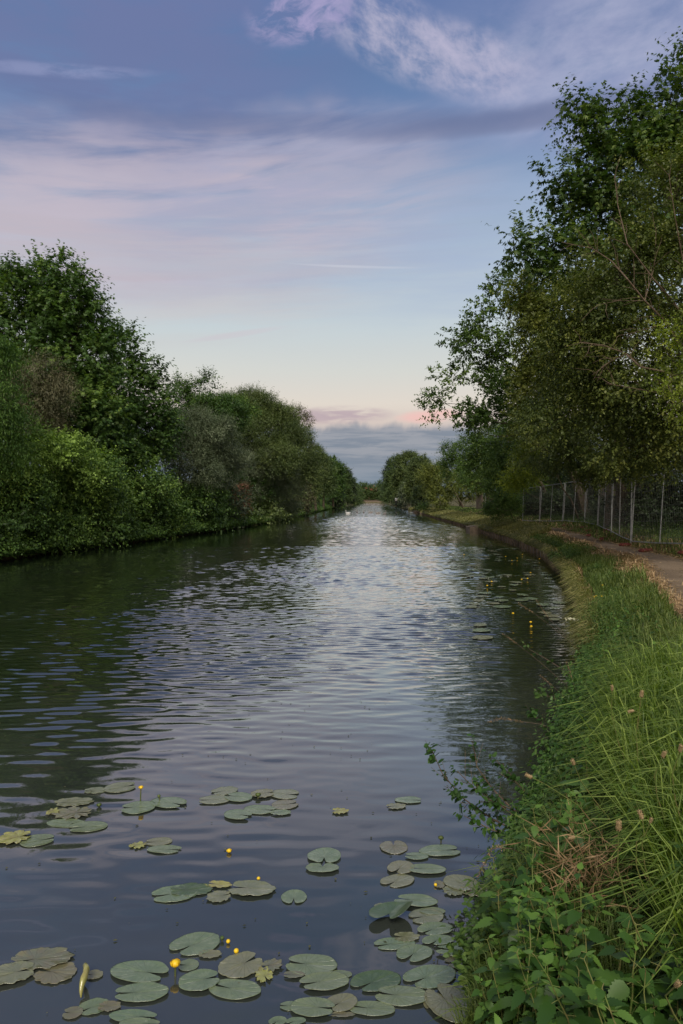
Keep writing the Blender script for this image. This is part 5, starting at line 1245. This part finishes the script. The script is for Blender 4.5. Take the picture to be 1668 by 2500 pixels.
for (x, y), lb in zip(((372, 170), (450, 182), (485, 157), (415, 197), (540, 282), (480, 328), (520, 322), (248, 371), (278, 343), (422, 562), (545, 652), (600, 187), (92, 158), (541, 622)),
     ('largest yellow dot in the far pads, upper left', 'yellow dot right of the largest far one', 'topmost right yellow dot of the far pads', 'yellow dot just below the largest far one', 'yellow dot alone right in the second far bed', 'left of a pair of yellow dots in the far bed', 'right of a pair of yellow dots in the far bed',
      'leftmost bright yellow dot on the rippled edge', 'dim yellow dot above the leftmost bright one', 'yellow dot left in the nearer pad bed', 'larger yellow flower in the nearer pad bed', 'yellow dot tight against the bank', 'faint yellow dot far out on the bright ripples', 'small yellow dot just above the larger one in the nearer bed')):
    lily(z8(x, y), .04, .018, lb, group='tiny yellow flowers in the middle distance')

# ------------------------------------------------------------------ swans
def swan(dx, dy, rz, mt, label, s_=1.0):
    p = gp(dx, dy); root = empty('swan', (p.x, p.y, 0), label, 'swan', 'swans crossing the canal', rz)
    b = MB()
    pts = [(-.62, 0, .20), (-.50, 0, .17), (-.30, 0, .14), (-.05, 0, .12), (.18, 0, .12), (.34, 0, .15), (.42, 0, .24), (.43, 0, .38), (.40, 0, .52), (.40, 0, .64), (.45, 0, .71), (.51, 0, .72), (.56, 0, .70)]
    rd = [.02, .08, .15, .19, .18, .12, .065, .045, .040, .038, .045, .045, .025]
    b.tube([Vector(q) * s_ for q in pts], [r * s_ for r in rd], 12)
    bd = b.build('body', M[mt], root, smooth=True)
    k = MB(); k.tube([Vector((.56, 0, .70)) * s_, Vector((.60, 0, .685)) * s_, Vector((.65, 0, .665)) * s_], [.024 * s_, .018 * s_, .007 * s_], 7); k.build('beak', M['beak' if mt == 'swanw' else 'bird'], root, smooth=True)
    for sd_ in (-1, 1):
        w = MB(); w.tube([Vector((.22, sd_ * .13, .18)) * s_, Vector((0, sd_ * .16, .22)) * s_, Vector((-.3, sd_ * .12, .25)) * s_, Vector((-.55, sd_ * .04, .27)) * s_], [.05 * s_, .10 * s_, .09 * s_, .02 * s_], 8, flat=.4); w.build('wing', M[mt], root, smooth=True)
def sw(x, y): return ((840 + x * .1913) / 1.0638, (1150 + y * .1913) / 1.0638)
swan(*sw(50, 545), R(190), 'swanw', 'white adult swan at the left end of the line', .64)
swan(*sw(168, 532), R(100), 'swang', 'grey young swan directly right of the white adult', .66); swan(*sw(252, 534), R(85), 'swang', 'third swan from the left, grey with upright neck', .70)
swan(*sw(338, 536), R(170), 'swang', 'fourth swan from the left, grey', .70); swan(*sw(432, 546), R(185), 'swang', 'fifth swan from the left, darkest grey', .70); swan(*sw(522, 552), R(60), 'swang', 'swan at the right end of the line', .68)

# ------------------------------------------------------------------ far walker on the towpath
def walker():
    p = at(sw(668, 0)[0], 1150, 130); x, y = p.x, 130.0; z = .8
    root = empty('person', (x, y, z), 'tiny standing figure in a white top and dark trousers on the far towpath', 'person')
    J = [(0, 0, .95), (0, 0, 1.15), (0, 0, 1.38), (0, 0, 1.50), (0, -.01, 1.58), (0, -.01, 1.70), (.17, 0, 1.40), (.22, 0, 1.12), (.23, -.06, .88), (-.17, 0, 1.40), (-.22, 0, 1.12), (-.23, -.06, .88),
         (.09, 0, .88), (.10, -.02, .50), (.10, 0, .08), (.10, -.14, .03), (-.09, 0, .88), (-.10, .02, .50), (-.10, .04, .08), (-.10, -.10, .03)]
    E = [(0, 1), (1, 2), (2, 3), (3, 4), (4, 5), (2, 6), (6, 7), (7, 8), (2, 9), (9, 10), (10, 11), (0, 12), (12, 13), (13, 14), (14, 15), (0, 16), (16, 17), (17, 18), (18, 19)]
    Rr = [.13, .12, .12, .055, .085, .07, .055, .045, .03, .055, .045, .03, .085, .06, .04, .03, .085, .06, .04, .03]
    me = bpy.data.meshes.new('body'); me.from_pydata(J, E, []); o = link('body', me, M['skin'], root)
    md = o.modifiers.new('skin', 'SKIN')
    for i, r in enumerate(Rr): me.skin_vertices[0].data[i].radius = (r, r * .8)
    me.skin_vertices[0].data[0].use_root = True
    s2 = o.modifiers.new('sub', 'SUBSURF'); s2.levels = 1; s2.render_levels = 1
    sh = MB(); sh.tube([(0, 0, .90), (0, 0, 1.1), (0, 0, 1.3), (0, 0, 1.43), (0, 0, 1.48)], [.17, .155, .18, .16, .07], 12)
    for q in (-1, 1): sh.tube([(q * .12, 0, 1.42), (q * .20, 0, 1.33), (q * .235, 0, 1.12)], [.08, .075, .065], 10)
    sh.build('shirt', M['cloth'], root, smooth=True)
    tq = MB(); tq.tube([(0, 0, .98), (0, 0, .84)], [.16, .16], 12)
    for q in (-1, 1): tq.tube([(q * .08, 0, .9), (q * .10, 0, .5), (q * .10, 0, .06)], [.10, .08, .06], 10)
    tq.build('trousers', M['cloth2'], root, smooth=True)
    h = MB(); h.tube([(0, .01, 1.62), (0, .01, 1.70), (0, .0, 1.77), (0, 0, 1.80)], [.088, .092, .07, .02], 10); h.build('hair', M['hair'], root, smooth=True)
walker()
